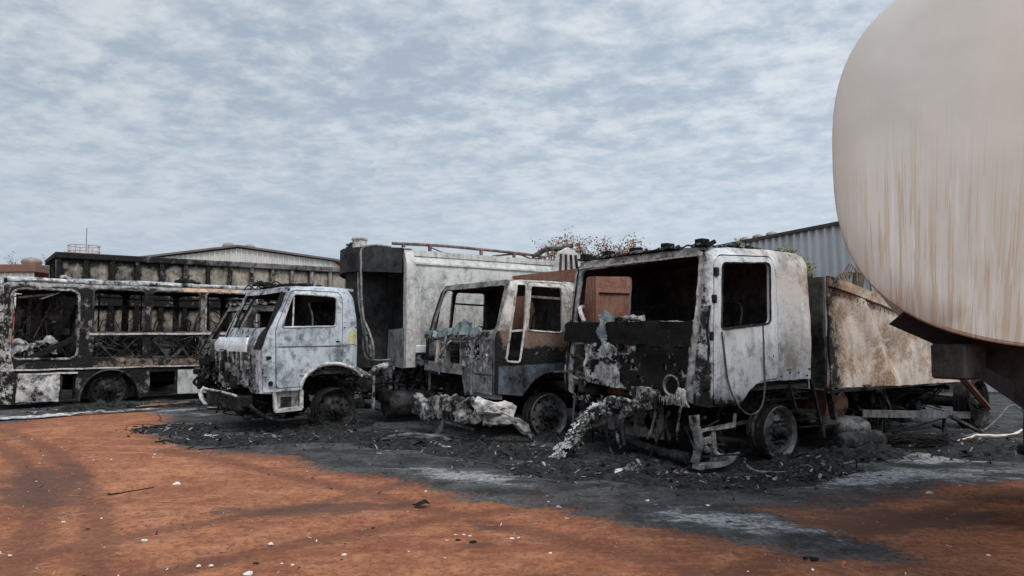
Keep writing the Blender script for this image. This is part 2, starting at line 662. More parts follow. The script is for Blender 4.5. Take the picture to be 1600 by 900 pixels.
def greeble(mb, x0, x1, y0, y1, z0, z1, n, seed, size=1.0):
    """pipes, brackets and boxes of a burnt-out running gear"""
    g = random.Random(seed)

    def p():
        return V((g.uniform(x0, x1), g.uniform(y0, y1), g.uniform(z0, z1)))
    for i in range(n):
        k = g.random()
        a = p()
        if k < .4:
            b = p()
            c = p()
            mb.tube(curve([a, a.lerp(b, .5) + nv(a, 3) * .08, b, b.lerp(c, .4)], 4), g.uniform(.008, .022) * size, 6)
        elif k < .75:
            b = a + V((g.uniform(-.4, .4), g.uniform(-.4, .4), g.uniform(-.15, .15)))
            mb.bar(a, b, g.uniform(.02, .06) * size, g.uniform(.015, .05) * size)
        else:
            q = V((g.uniform(.04, .14), g.uniform(.04, .14), g.uniform(.03, .12))) * size
            mb.bbox(a.x - q.x, a.x + q.x, a.y - q.y, a.y + q.y, a.z - q.z, a.z + q.z, .02)
    return mb



# ------------------------------------------------------------------ ground
CHAR = [(-30, 12.0), (-14, 12.9), (-9.0, 13.1), (-8.58, 14.4), (-7.36, 15.0), (-6.4, 13.9), (-5.5, 11.4), (-4.03, 9.97), (-2.85, 9.47),
        (-2.07, 8.6), (-1.24, 8.05), (-.5, 7.28), (.12, 6.88), (.86, 6.31), (1.49, 5.83), (1.93, 5.62), (2.28, 5.34), (2.75, 5.3),
        (2.84, 5.74), (2.55, 6.15), (2.25, 6.5), (2.16, 6.75), (3.18, 6.85), (4.07, 7.42), (4.6, 7.89), (5.53, 8.0), (9, 8.6), (14, 9.5), (24, 16), (24, 34), (18, 60), (-40, 60)]
STAINS = [((-1.75, 6.75), .95, .28, .25), ((.55, 4.6), .85, .30, -.25), ((-.22, 4.72), .28, .22, .0), ((-.25, 5.62), .18, .09, 0), ((-4.9, 7.8), .5, 1.6, .5),
          ((1.2, 4.62), .5, .12, -.3), ((3.3, 6.4), 1.1, .45, .2), ((-.1, 6.2), .25, .12, 0), ((2.9, 4.7), .5, .2, 0)]
DUST = [((4.3, 8.3), 1.5, .5, .2), ((3.0, 8.2), .7, .35, .1), ((-8.2, 14.2), 2.2, .4, .1), ((-6.9, 15.2), .9, .35, .5), ((1.9, 6.3), .8, .35, -.4), ((-.6, 8.3), .8, .35, -.5), ((5.5, 9.5), 1.2, .4, .3)]


def segdist(x, y, poly):
    d = 1e9
    for i in range(len(poly)):
        ax, ay = poly[i - 1]
        bx, by = poly[i]
        ex, ey = bx - ax, by - ay
        t_ = max(0, min(1, ((x - ax) * ex + (y - ay) * ey) / (ex * ex + ey * ey)))
        d = min(d, (x - ax - ex * t_) ** 2 + (y - ay - ey * t_) ** 2)
    return math.sqrt(d)


TRACKS = [[gnd(-60, 655), gnd(60, 690), gnd(140, 765), gnd(150, 900)], [gnd(-80, 668), gnd(10, 700), gnd(60, 780), gnd(20, 900)],
          [gnd(-100, 905), gnd(200, 838), gnd(480, 790), gnd(640, 752)], [gnd(-100, 990), gnd(260, 890), gnd(600, 822), gnd(800, 792)],
          [gnd(250, 700), gnd(420, 735), gnd(700, 800), gnd(1000, 870), gnd(1300, 960)], [gnd(900, 960), gnd(1200, 880), gnd(1450, 800), gnd(1640, 760)]]
TRACKS = [[(p.x, p.y) for p in curve(t_, 6)] for t_ in TRACKS]


def trackd(x, y):
    d = 1e9
    for poly in TRACKS:
        for i in range(len(poly) - 1):
            ax, ay = poly[i]
            ex, ey = poly[i + 1][0] - ax, poly[i + 1][1] - ay
            t_ = max(0, min(1, ((x - ax) * ex + (y - ay) * ey) / (ex * ex + ey * ey)))
            d = min(d, (x - ax - ex * t_) ** 2 + (y - ay - ey * t_) ** 2)
    return max(0, 1 - math.sqrt(d) / .30)


def blob(x, y, lst):
    v = 0
    for (c, a, b, r) in lst:
        dx, dy = x - c[0], y - c[1]
        cr, sr = math.cos(r), math.sin(r)
        u, w_ = (dx * cr + dy * sr) / a, (-dx * sr + dy * cr) / b
        v = max(v, 1 - math.sqrt(u * u + w_ * w_) * .5)
    return v


def ground_z(x, y):
    z = NZ.noise(V((x * .5, y * .5, 0))) * .03 + NZ.noise(V((x * 2.1, y * 2.1, 4))) * .012
    return z


def lines(lo, hi, f0, f1, step):
    out, x = [], f0
    while x <= f1:
        out.append(x)
        x += step
    s_ = step
    x = f1
    while x < hi:
        s_ *= 1.35
        x += s_
        out.append(x)
    s_, x = step, f0
    while x > lo:
        s_ *= 1.35
        x -= s_
        out.insert(0, x)
    return out


gx = lines(-900, 900, -12, 8, .11)
gy = lines(-300, 1500, 1.5, 16.5, .11)
gv, gc, gs, gd, gt = [], [], [], [], []
for y in gy:
    for x in gx:
        fine_ = -13 < x < 9 and 1 < y < 17.5
        gv.append((x, y, ground_z(x, y) if abs(x) < 60 and abs(y) < 90 else 0))
        if -45 < x < 35 and 2 < y < 70:
            d = segdist(x, y, CHAR)
            d = d if inpoly(x, y, CHAR) else -d
            gc.append(max(-1, min(1, d)) * .5 + .5)
        else:
            gc.append(0)
        gs.append(blob(x, y, STAINS) if fine_ else 0)
        gd.append(blob(x, y, DUST) if fine_ else 0)
        tk_ = trackd(x, y) if fine_ else 0
        gt.append(tk_)
        gv[-1] = (x, y, gv[-1][2] - .012 * min(1, tk_ * 2) + .010 * max(0, 1 - abs(tk_ - .12) / .12))
nx_ = len(gx)
gf = [(j * nx_ + i, j * nx_ + i + 1, (j + 1) * nx_ + i + 1, (j + 1) * nx_ + i) for j in range(len(gy) - 1) for i in range(nx_ - 1)]
me = bpy.data.meshes.new('ground')
me.from_pydata(gv, [], gf)
for nm, dat in (('char', gc), ('stain', gs), ('dust', gd), ('track', gt)):
    me.attributes.new(nm, 'FLOAT', 'POINT').data.foreach_set('value', dat)
me.polygons.foreach_set('use_smooth', [True] * len(gf))
ground = kind(bpy.data.objects.new('ground', me), 'structure')
COL.objects.link(ground)

m, t, b = newmat('laterite_ground')
P = t.n('ShaderNodeTexCoord').outputs['Object']
mp = t.n('ShaderNodeMapping')
t.put(mp.inputs['Vector'], P)
mp.inputs['Rotation'].default_value = (0, 0, R(-17))
mp.inputs['Scale'].default_value = (.55, 1.7, 1)
streak = t.noise(mp.outputs[0], 1.6, 6, .62, .6)
streak2 = t.noise(t.vm('ADD', mp.outputs[0], (9, 4, 2)), 4.2, 5, .65, .4)
big = t.noise(P, .42, 5, .6, .4)
med = t.noise(P, 2.6, 7, .66, .3)
fine = t.noise(P, 17, 6, .72)
grain = t.noise(P, 95, 3, .7)
mp2 = t.n('ShaderNodeMapping')
t.put(mp2.inputs['Vector'], P)
mp2.inputs['Rotation'].default_value = (0, 0, R(24))
mp2.inputs['Scale'].default_value = (.16, 3.4, 1)
rut = t.noise(mp2.outputs[0], 1.5, 5, .6, .5)
soil = t.mix(t.ramp(t.m('ADD', t.m('MULTIPLY', big, .55), t.m('MULTIPLY', med, .45)), .40, .62), (.200, .064, .029), (.365, .146, .070))
soil = t.mix(t.m('MULTIPLY', t.ramp(streak, .50, .70), .55), soil, (.150, .052, .028))
soil = t.mix(t.m('MULTIPLY', t.ramp(rut, .54, .70), .50), soil, (.135, .052, .032))
soil = t.mix(t.m('MULTIPLY', t.ramp(rut, .46, .30), .40), soil, (.42, .21, .115))
soil = t.mix(t.m('MULTIPLY', t.ramp(streak2, .54, .72), .40), soil, (.43, .225, .13))
clod = t.noise(t.vm('ADD', P, (2, 6, 1)), 7.5, 6, .72, .2)
soil = t.mix(t.m('MULTIPLY', t.ramp(clod, .50, .64), .55), soil, (.145, .050, .028))
soil = t.mix(t.m('MULTIPLY', t.ramp(clod, .45, .34), .35), soil, (.44, .215, .115))
soil = t.mix(t.m('MULTIPLY', t.ramp(fine, .50, .62), .70), soil, (.115, .042, .025))
soil = t.mix(t.m('MULTIPLY', t.ramp(fine, .47, .34), .30), soil, (.42, .20, .105))
soil = t.mix(t.m('MULTIPLY', t.ramp(grain, .58, .70), .70), soil, (.085, .034, .021))
soil = t.mix(t.m('MULTIPLY', t.ramp(grain, .40, .28), .55), soil, (.50, .28, .17))
trk = t.m('ADD', t.attr('track'), t.m('ADD', t.m('MULTIPLY', t.m('SUBTRACT', med, .5), 1.2), t.m('MULTIPLY', t.m('SUBTRACT', fine, .5), .8)))
soil = t.mix(t.m('MULTIPLY', t.ramp(trk, .35, .85), .62), soil, (.105, .040, .024))
stn = t.m('ADD', t.attr('stain'), t.m('MULTIPLY', t.m('SUBTRACT', med, .5), 1.0))
stn = t.m('ADD', stn, t.m('MULTIPLY', t.m('SUBTRACT', streak2, .5), .7))
stn = t.m('ADD', stn, t.m('MULTIPLY', t.m('SUBTRACT', fine, .5), .5))
smask = t.ramp(stn, .42, .72)
soil = t.mix(t.m('MULTIPLY', smask, .80), soil, t.mix(t.ramp(fine, .4, .62), (.050, .028, .022), (.110, .052, .036)))
charc = t.mix(t.ramp(t.m('ADD', t.m('MULTIPLY', med, .6), t.m('MULTIPLY', streak, .4)), .40, .62), (.016, .016, .016), (.074, .072, .071))
charc = t.mix(t.m('MULTIPLY', t.ramp(fine, .50, .64), .75), charc, (.009, .009, .009))
charc = t.mix(t.m('MULTIPLY', t.ramp(fine, .46, .33), .5), charc, (.13, .127, .124))
charc = t.mix(t.m('MULTIPLY', t.ramp(grain, .60, .70), .8), charc, (.20, .197, .192))
charc = t.mix(t.m('MULTIPLY', t.ramp(grain, .42, .30), .7), charc, (.006, .006, .006))
dst = t.m('ADD', t.attr('dust'), t.m('MULTIPLY', t.m('SUBTRACT', med, .5), 1.3))
dst = t.m('ADD', dst, t.m('MULTIPLY', t.m('SUBTRACT', streak2, .5), 1.2))
dst = t.m('ADD', dst, t.m('MULTIPLY', t.m('SUBTRACT', fine, .5), .9))
dmask = t.ramp(dst, .50, .95)
charc = t.mix(t.m('MULTIPLY', dmask, .75), charc, t.mix(t.ramp(fine, .4, .6), (.15, .15, .152), (.42, .415, .41)))
ce = t.m('ADD', t.attr('char'), t.m('MULTIPLY', t.m('SUBTRACT', med, .5), .40))
ce = t.m('ADD', ce, t.m('MULTIPLY', t.m('SUBTRACT', streak, .5), .40))
ce = t.m('ADD', ce, t.m('MULTIPLY', t.m('SUBTRACT', fine, .5), .22))
ce = t.m('ADD', ce, t.m('MULTIPLY', t.m('SUBTRACT', grain, .5), .10))
cmask = t.ramp(ce, .44, .56)
halo = t.ramp(ce, .28, .52)
soil = t.mix(t.m('MULTIPLY', halo, .45), soil, (.085, .040, .028))
redg = t.ramp(t.noise(t.vm('ADD', P, (3, 8, 1)), .9, 6, .65, .5), .52, .68)
charc = t.mix(t.m('MULTIPLY', t.m('MULTIPLY', redg, .6), t.ramp(ce, .95, .55)), charc, (.10, .044, .029))
col = t.mix(cmask, soil, charc)
t.put(b.inputs['Base Color'], col)
b.inputs['Roughness'].default_value = .93
b.inputs['Specular IOR Level'].default_value = .2
h = t.m('ADD', t.m('MULTIPLY', fine, .55), t.m('MULTIPLY', grain, .3))
h = t.m('ADD', h, t.m('MULTIPLY', med, .8))
h = t.m('ADD', h, t.m('MULTIPLY', streak2, .3))
t.put(b.inputs['Normal'], t.bump(h, .95, .05))
me.materials.append(m)


# ------------------------------------------------------------------ far buildings
def corrugated(name, c1, c2, step=.25, axis='X', rust=0.0):
    m, t, b = newmat(name)
    P = t.n('ShaderNodeTexCoord').outputs['Object']
    sp = t.n('ShaderNodeSeparateXYZ')
    t.put(sp.inputs[0], P)
    x = sp.outputs['XYZ'.index(axis)]
    st = t.n('ShaderNodeMapping')
    t.put(st.inputs['Vector'], P)
    st.inputs['Scale'].default_value = (1, 1, .15)
    n = t.noise(st.outputs[0], 1.2, 6, .65)
    n2 = t.noise(P, .5, 4, .6)
    pan = t.n('ShaderNodeTexWhiteNoise', noise_dimensions='1D')
    t.put(pan.inputs[0], t.m('FLOOR', t.m('DIVIDE', x, step * 4)))
    col = t.mix(t.ramp(n, .38, .64), c1, c2)
    col = t.mix(t.m('MULTIPLY', pan.outputs[0], .22), col, tuple(c * .7 for c in c2))
    col = t.mix(t.m('MULTIPLY', t.ramp(n2, .5, .75), .3), col, tuple(c * .6 for c in c2))
    t.put(b.inputs['Base Color'], col)
    b.inputs['Roughness'].default_value = .6
    return m


def ribbed_wall(mb, p0, p1, z0, ztop, step=.3, depth=.045, thick=.03):
    """trapezoid-rib cladding between two ground points; ztop(t) gives the top edge"""
    p0, p1 = V((*p0, 0)), V((*p1, 0))
    d = p1 - p0
    L = d.length
    d.normalize()
    nrm = V((d.y, -d.x, 0))
    xs = []
    u = 0
    while u < L:
        xs += [(u, 0), (u + step * .55, 0), (u + step * .65, 1), (u + step * .9, 1)]
        u += step
    xs.append((L, 0))
    vs, fs = [], []
    for u, k in xs:
        q = p0 + d * min(u, L) + nrm * depth * k
        vs += [V((q.x, q.y, z0)), V((q.x, q.y, ztop(min(u, L) / L)))]
    for u, k in xs:
        q = p0 + d * min(u, L) - nrm * thick
        vs += [V((q.x, q.y, z0)), V((q.x, q.y, ztop(min(u, L) / L)))]
    n = len(xs)
    for i in range(n - 1):
        fs.append((2 * i, 2 * i + 2, 2 * i + 3, 2 * i + 1))
        fs.append((2 * (n + i), 2 * (n + i) + 1, 2 * (n + i) + 3, 2 * (n + i) + 2))
    mb.add(vs, fs)


def turbine(mb, c, r, h):
    mb.lathe([(r * .55, 0), (r * .55, h * .3), (r * .9, h * .35), (r, h * .6), (r * .85, h * .85), (r * .4, h), (0, h * 1.02)], c, (0, 0, 1), 14)


M['whclad'] = corrugated('cream_cladding', (.52, .50, .45), (.42, .405, .365))
M['whroof'] = plain('brown_roof_edge', (.13, .108, .095), (.09, .078, .07), 1.5, .7, .1)
M['whgrey'] = corrugated('grey_cladding', (.50, .50, .505), (.41, .41, .415), rust=.1)
M['darkroof'] = plain('dark_roof_trim', (.07, .065, .065), (.045, .043, .043), 2, .7, .1)
M['redtrim'] = plain('red_brown_fascia', (.16, .085, .062), (.125, .07, .052), 2, .8, .1)
M['ventgrey'] = plain('dusty_vent', (.22, .17, .14), (.15, .115, .1), 3, .7, .1)

# cream gabled warehouse, 60 m off
wh = thing('warehouse', 'long cream warehouse with a low brown-edged gable and three round roof ventilators', 'warehouse', (-22.4, 60, 0), R(6))
mb = MB()
AP, EV = 8.55, 7.55


def gab(t_):
    x = -7.2 + 14.9 * t_
    return EV - .15 + (AP - EV) * (1 - abs(x) / 7.6)


ribbed_wall(mb, (-7.2, 0), (7.7, 0), 0, gab, .42, .09)
mb.box(-7.2, -7.1, .1, 30, 0, EV - .2)
mb.box(7.6, 7.7, .1, 30, 0, EV - .2)
mb.build('wall', 'whclad', wh)
mb = MB()
for sg in (-1, 1):
    a, c = V((0, -.35, AP + .12)), V((sg * 8.1, -.35, EV + .02))
    off = V((0, 31, 0))
    dn = V((0, 0, -.16))
    mb.add([a, c, c + off, a + off, a + dn, c + dn, c + off + dn, a + off + dn],
           [(0, 1, 2, 3), (4, 7, 6, 5), (0, 4, 5, 1), (1, 5, 6, 2), (3, 2, 6, 7)])
rf = mb.build('roof', 'whroof', wh)
for x, y, z in ((-3.0, 6, AP - .30), (-1.6, 3, AP - .1), (-.35, 5, AP + .0)):
    mb = MB()
    turbine(mb, (x, y, z), .52, .75)
    mb.build('ventilator', 'ventgrey', rf, 50)

# cream shed at the far left
sh = thing('shed', 'cream shed with a red-brown roof edge at the left end of the yard', 'shed', (-40, 55, 0), R(-4))
mb = MB()
ribbed_wall(mb, (-9, 0), (4.4, 0), 0, lambda t_: 6.0, .45, .08)
mb.build('wall', 'whclad', sh)
mb = MB()
mb.bbox(-9.2, 4.6, -.25, 12, 6.02, 6.6, .03)
rf = mb.build('roof', 'redtrim', sh)
mb = MB()
turbine(mb, (1.9, 3, 6.6), .75, .8)
mb.build('ventilator', 'ventgrey', rf, 50)

# water tank with a railing and a mast
wt = thing('water_tank', 'pale round water tank with a red guard rail and a thin mast behind the yard', 'water tank', (-40.9, 70, 0))
mb = MB()
mb.lathe([(1.25, 7.4), (1.3, 8.6), (1.15, 8.85), (.3, 9.05), (0, 9.06)], (0, 0, 0), (0, 0, 1), 24)
mb.build('tank', plain('pale_tank', (.42, .38, .36), (.34, .30, .28), 1, .7, .05), wt, 40)
mb = MB()
for i in range(4):
    a = R(45 + 90 * i)
    mb.bar((1.0 * math.cos(a), 1.0 * math.sin(a), 0), (1.0 * math.cos(a), 1.0 * math.sin(a), 7.4), .2, .2)
mb.build('stand', 'ventgrey', wt)
mb = MB()
ring = [(1.35 * math.cos(R(15 * i)), 1.35 * math.sin(R(15 * i))) for i in range(24)]
for z in (9.2, 9.75):
    mb.tube([(x, y, z) for x, y in ring], .035, 5, closed=True)
for i in range(0, 24, 3):
    mb.bar((*ring[i], 8.7), (*ring[i], 9.75), .05, .05)
mb.build('guard_rail', plain('pale_red_rail', (.34, .20, .16), (.27, .16, .13), 3, .7, .1), wt)
mb = MB()
mb.tube([(.2, 0, 9), (.2, 0, 11.5)], .03, 5)
mb.build('mast', 'darkroof', wt)

# grey corrugated warehouse on the right
gw = thing('warehouse', 'grey corrugated warehouse with a dark eave rising behind the white tank end', 'warehouse', (0, 0, 0))
mb = MB()
pa, pb = V((8.9, 31.8)), V((13.2, 18.3))
ribbed_wall(mb, pa, pb, 0, lambda t_: 5.2, .40, .10)
pc = pa + V((14, 4.4))
ribbed_wall(mb, pc, pa, 0, lambda t_: 5.2, .40, .10)
mb.build('wall', 'whgrey', gw)
mb = MB()
dn = (pb - pa).normalized()
nr = V((dn.y, -dn.x))
q = [pa - nr * -.15 - dn * .3, pb + nr * .15, pb - nr * 14, pa - nr * 14 - dn * .3]
mb.add([(*p, 5.2) for p in q] + [(*q[0], 5.32), (*q[1], 5.32), (*q[2], 6.3), (*q[3], 6.3)],
       [(0, 3, 2, 1), (4, 5, 6, 7), (0, 1, 5, 4), (1, 2, 6, 5), (2, 3, 7, 6), (3, 0, 4, 7)])
rf = mb.build('roof', 'darkroof', gw)
for k in range(3):
    mb = MB()
    c = pa + dn * (.6 + .9 * k) - nr * 1.0
    turbine(mb, (c.x, c.y, 5.3), .24, .36)
    mb.build('ventilator', 'ventgrey', rf, 50)

# rust-red skip far behind the bus
sk = thing('skip', 'rust-red steel skip seen through the front side window of the burnt bus', 'skip', (-18.2, 27, 0), R(10))
mb = MB()
mb.bbox(-2.6, 2.6, -.9, .9, .15, 2.35, .03)
for i in range(9):
    x = -2.5 + i * .625
    mb.bbox(x - .05, x + .05, -.97, -.902, .2, 2.3, .01)
mb.bbox(-2.6, 2.6, -.98, -.904, 2.2, 2.42, .02)
mb.bbox(-2.6, 2.6, -.96, -.903, 1.2, 1.3, .02)
mb.build('skip_body', plain('red_skip_paint', (.22, .06, .035), (.16, .045, .03), 2, .7, .2), sk)
for x in (-1.8, 1.8):
    mb = MB()
    mb.bbox(x - .1, x + .1, -.85, .85, 0, .148, .01)
    mb.build('skid', 'soot', sk)


# ------------------------------------------------------------------ plants
def limb_tree(root, h, spread, seed, leafm, trunkm, nl=5, depth=4, leaf=.06, dens=6, flower=.4, r0=.07):
    g = random.Random(seed)
    tb, lb = MB(), MB()

    def leafclump(c, n):
        for _ in range(n):
            p = c + V((g.gauss(0, .10), g.gauss(0, .10), g.gauss(0, .08)))
            a = V((g.uniform(-1, 1), g.uniform(-1, 1), g.uniform(-1, 1))).normalized()
            bb = a.orthogonal().normalized()
            s_ = leaf * g.uniform(.6, 1.4)
            lb.add([p - a * s_, p + bb * s_ * .6, p + a * s_, p - bb * s_ * .6], [(0, 1, 2, 3)], 1 if g.random() < flower else 0)

    def grow(p, d, L, r, k):
        n = 4
        pts = [p]
        for i in range(n):
            d = (d + V((g.uniform(-.25, .25), g.uniform(-.25, .25), g.uniform(-.1, .2)))).normalized()
            pts.append(pts[-1] + d * L / n)
        tb.tube(pts, [r * (1 - .45 * i / n) for i in range(n + 1)], 6)
        if k == 0:
            for q in pts[1:]:
                if g.random() < .85:
                    leafclump(q, dens)
            return
        for i in range(g.randint(2, 4)):
            q = pts[g.randint(2, n)]
            nd = (d + V((g.uniform(-1, 1), g.uniform(-1, 1), g.uniform(-.2, .8))) * spread).normalized()
            grow(q, nd, L * g.uniform(.55, .85), r * .55, k - 1)
        if k <= 2:
            leafclump(pts[-1], dens)
    for i in range(nl):
        a = 2 * math.pi * i / nl + g.uniform(-.4, .4)
        grow(V((0, 0, 0)), V((math.cos(a) * .45 * spread, math.sin(a) * .45 * spread, 1)).normalized(), h * g.uniform(.42, .55), r0, depth)
    tb.build('trunk', trunkm, root)
    lb.build('crown', leafm, root)


M['bark'] = plain('grey_bark', (.13, .10, .075), (.08, .06, .048), 8, .9, .4)
M['leaf'] = plain('dusty_leaf', (.055, .075, .03), (.10, .10, .045), 3, .7, .1)
M['leaf2'] = plain('olive_leaf', (.14, .14, .05), (.08, .09, .032), 3, .7, .1)
M['flower'] = plain('red_bract', (.30, .06, .05), (.22, .05, .045), 3, .7, .1)
M['dryleaf'] = plain('scorched_frond', (.10, .06, .035), (.16, .10, .06), 5, .85, .2)
tr = thing('flowering_tree', 'sparse thorny tree with small red flowers showing over the roof of the nearest burnt cab', 'tree', (3.0, 22.5, 0))
limb_tree(tr, 3.85, 1.15, 3, [M['leaf'], M['flower']], 'bark', 9, 4, .04, 7, .33, .075)
tr = thing('shrub', 'olive green bush whose top shows above the nearest cab beside the grey warehouse', 'bush', (8.55, 24.0, 0))
limb_tree(tr, 3.5, .42, 9, [M['leaf2'], M['leaf']], 'bark', 6, 4, .06, 10, .25, .05)
tr = thing('bare_tree', 'faint bare tree standing behind the red-edged shed', 'tree', (-40.6, 64, 0), group='bare trees far behind the yard')
limb_tree(tr, 7.2, .8, 21, [M['bark'], M['leaf']], 'bark', 5, 4, .06, 2, .1, .1)
tr = thing('bare_tree', 'faint bare tree standing just left of the pale water tank', 'tree', (-46.0, 76, 0), group='bare trees far behind the yard')
limb_tree(tr, 8.2, .8, 23, [M['bark'], M['leaf']], 'bark', 5, 4, .06, 2, .1, .1)

# scorched palm behind the cargo box
pr = thing('dry_palm', 'scorched palm with drooping brown fronds beside the grey warehouse wall', 'palm', (7.35, 15.6, 0))
mb = MB()
mb.tube(curve([(0, 0, 0), (.05, 0, 1), (0, .05, 2), (.02, 0, 2.85)]), .11, 9, jit=.12)
mb.build('trunk', 'bark', pr)
mb = MB()
g = random.Random(4)
for k in range(7):
    a = 2 * math.pi * k / 7 + g.uniform(-.3, .3)
    L = g.uniform(.6, .95)
    up = g.uniform(-.05, .18)
    pts = curve([(0, 0, 2.8), (math.cos(a) * L * .4, math.sin(a) * L * .4, 2.85 + up), (math.cos(a) * L * .75, math.sin(a) * L * .75, 2.65 + up * .6), (math.cos(a) * L * .85, math.sin(a) * L * .85, 2.2)], 5)
    mb.tube(pts, .012, 5)
    for i in range(3, len(pts)):
        for sg in (-1, 1):
            q = pts[i]
            e = q + V((-math.sin(a) * sg * .10, math.cos(a) * sg * .10, -g.uniform(.12, .25)))
            w_ = V((math.cos(a), math.sin(a), 0)) * .016
            mb.add([q - w_, q + w_, e], [(0, 1, 2)])
mb.build('crown', 'dryleaf', pr)

# ------------------------------------------------------------------ vehicle parts
def make_wheel(root, x, y, r, out=-1, zc=None, wires=70, seed=1, mat='rim', tilt=0.0, holes=10, dish=.05, wname='wheel'):
    """steel truck wheel with its tyre burnt off; out = direction the outer face looks along y"""
    zc = r if zc is None else zc
    hub = bpy.data.objects.new(wname, None)
    COL.objects.link(hub)
    hub.parent = root
    hub.location = (x, y, zc)
    hub.rotation_euler = (0, tilt, R(4 * math.sin(seed)))
    o = -out
    mb = MB()
    mb.lathe([(r, 0), (r * .985, -.012 * o), (r * .93, .004 * o), (r * .88, .03 * o), (r * .86, .09 * o), (r * .80, .13 * o), (r * .80, .16 * o), (r * .90, .20 * o), (r * .93, .235 * o),
              (r, .25 * o), (r * 1.0, .258 * o), (r * .92, .246 * o), (r * .885, .205 * o), (r * .785, .165 * o), (r * .785, .125 * o), (r * .84, .09 * o), (r * .865, .03 * o), (r * .95, .012 * o), (r, .012 * o), (r, 0)],
             (0, 0, 0), (0, 1, 0), 40, caps=False)

    def cone(a, b):
        q = math.hypot(a, b)
        t_ = min(1, max(0, (q / r - .34) / .46))
        yy = (.10 - dish) + dish * t_ * t_ * (3 - 2 * t_)
        return V((a, yy * o, b))
    circ = [(r * .845 * math.cos(R(9 * i)), r * .845 * math.sin(R(9 * i))) for i in range(40)]
    hs = []
    for k in range(holes):
        a = 2 * math.pi * k / holes + .2
        hs.append([(r * .70 * math.cos(a) + r * .078 * math.cos(R(45 * j)), r * .70 * math.sin(a) + r * .078 * math.sin(R(45 * j))) for j in range(8)])
    mb.sheet(circ, hs, cone, (0, o, 0), .014, res=r * .13, seed=seed)
    mb.build('rim', mat, hub, 40)
    mb = MB()
    mb.lathe([(r * .30, (.10 - dish) * o), (r * .28, (.055 - dish) * o), (r * .19, (.045 - dish) * o), (r * .17, -.02 * o - dish * o), (r * .12, -.05 * o - dish * o), (0, -.055 * o - dish * o)], (0, 0, 0), (0, 1, 0), 24, caps=False)
    for k in range(10):
        a = 2 * math.pi * k / 10
        mb.lathe([(.020, (.10 - dish) * o), (.020, (.062 - dish) * o), (.012, (.05 - dish) * o), (.012, (.025 - dish) * o), (0, (.025 - dish) * o)], (r * .42 * math.cos(a), 0, r * .42 * math.sin(a)), (0, 1, 0), 6)
    mb.build('hub', 'soot', hub, 40)
    mb = MB()
    mb.lathe([(r * .79, .12 * o), (r * .72, .2 * o), (r * .4, .23 * o), (0, .24 * o)], (0, 0, 0), (0, 1, 0), 24)
    mb.build('brake_drum', 'black', hub, 40)
    if wires:
        g = random.Random(seed * 7 + 1)
        mb = MB()
        for i in range(wires):
            a0 = g.uniform(0, 6.28)
            span = g.uniform(.5, 2.2)
            q = r * g.uniform(.97, 1.06)
            yy = g.uniform(.0, .26) * o
            pts = []
            for k in range(8):
                a = a0 + span * k / 7
                z = math.sin(a) * q
                xx = math.cos(a) * q * (1 + max(0, -math.sin(a)) * g.uniform(0, .45))
                yk = yy - o * max(0, -math.sin(a)) * g.uniform(0, .16)
                pts.append(V((xx, yk, max(z, -zc + .004 + g.uniform(0, .07)))) + nv((xx, yy, i), 5) * .012)
            mb.tube(pts, g.uniform(.0025, .006), 3)
        mb.build('tyre_wire', 'wires', hub)
    return hub


def chassis(root, x0, x1, y0, y1, z, h=.2, mat='soot', seed=1, cross=5, name='chassis'):
    mb = MB()
    mb.channel((x0, y0, z), (x1, y0, z), .07, h, .012, side=-1)
    mb.channel((x0, y1, z), (x1, y1, z), .07, h, .012, side=1)
    for i in range(cross):
        x = x0 + .25 + (x1 - x0 - .5) * i / (cross - 1)
        mb.bar((x, y0 + .08, z), (x, y1 - .08, z), .08, h * .7)
    return mb.build(name, mat, root)


def offs(a, b, S):
    d = 0.0
    zt, rr_ = S['zt'], S.get('rtop', .2)
    if b > zt - rr_:
        d += S.get('itop', .11) * ((b - zt + rr_) / rr_) ** 2
    xr = S['rear']
    if a > xr - .16:
        d += .09 * ((a - xr + .16) / .16) ** 2
    xf = S['xf'](b)
    if a < xf + .14:
        d += S.get('ifr', .05) * max(0, (xf + .14 - a) / .14) ** 2
    d += .02 * math.sin(max(0, min(1, (b - .7) / 1.6)) * math.pi) * -1
    return d


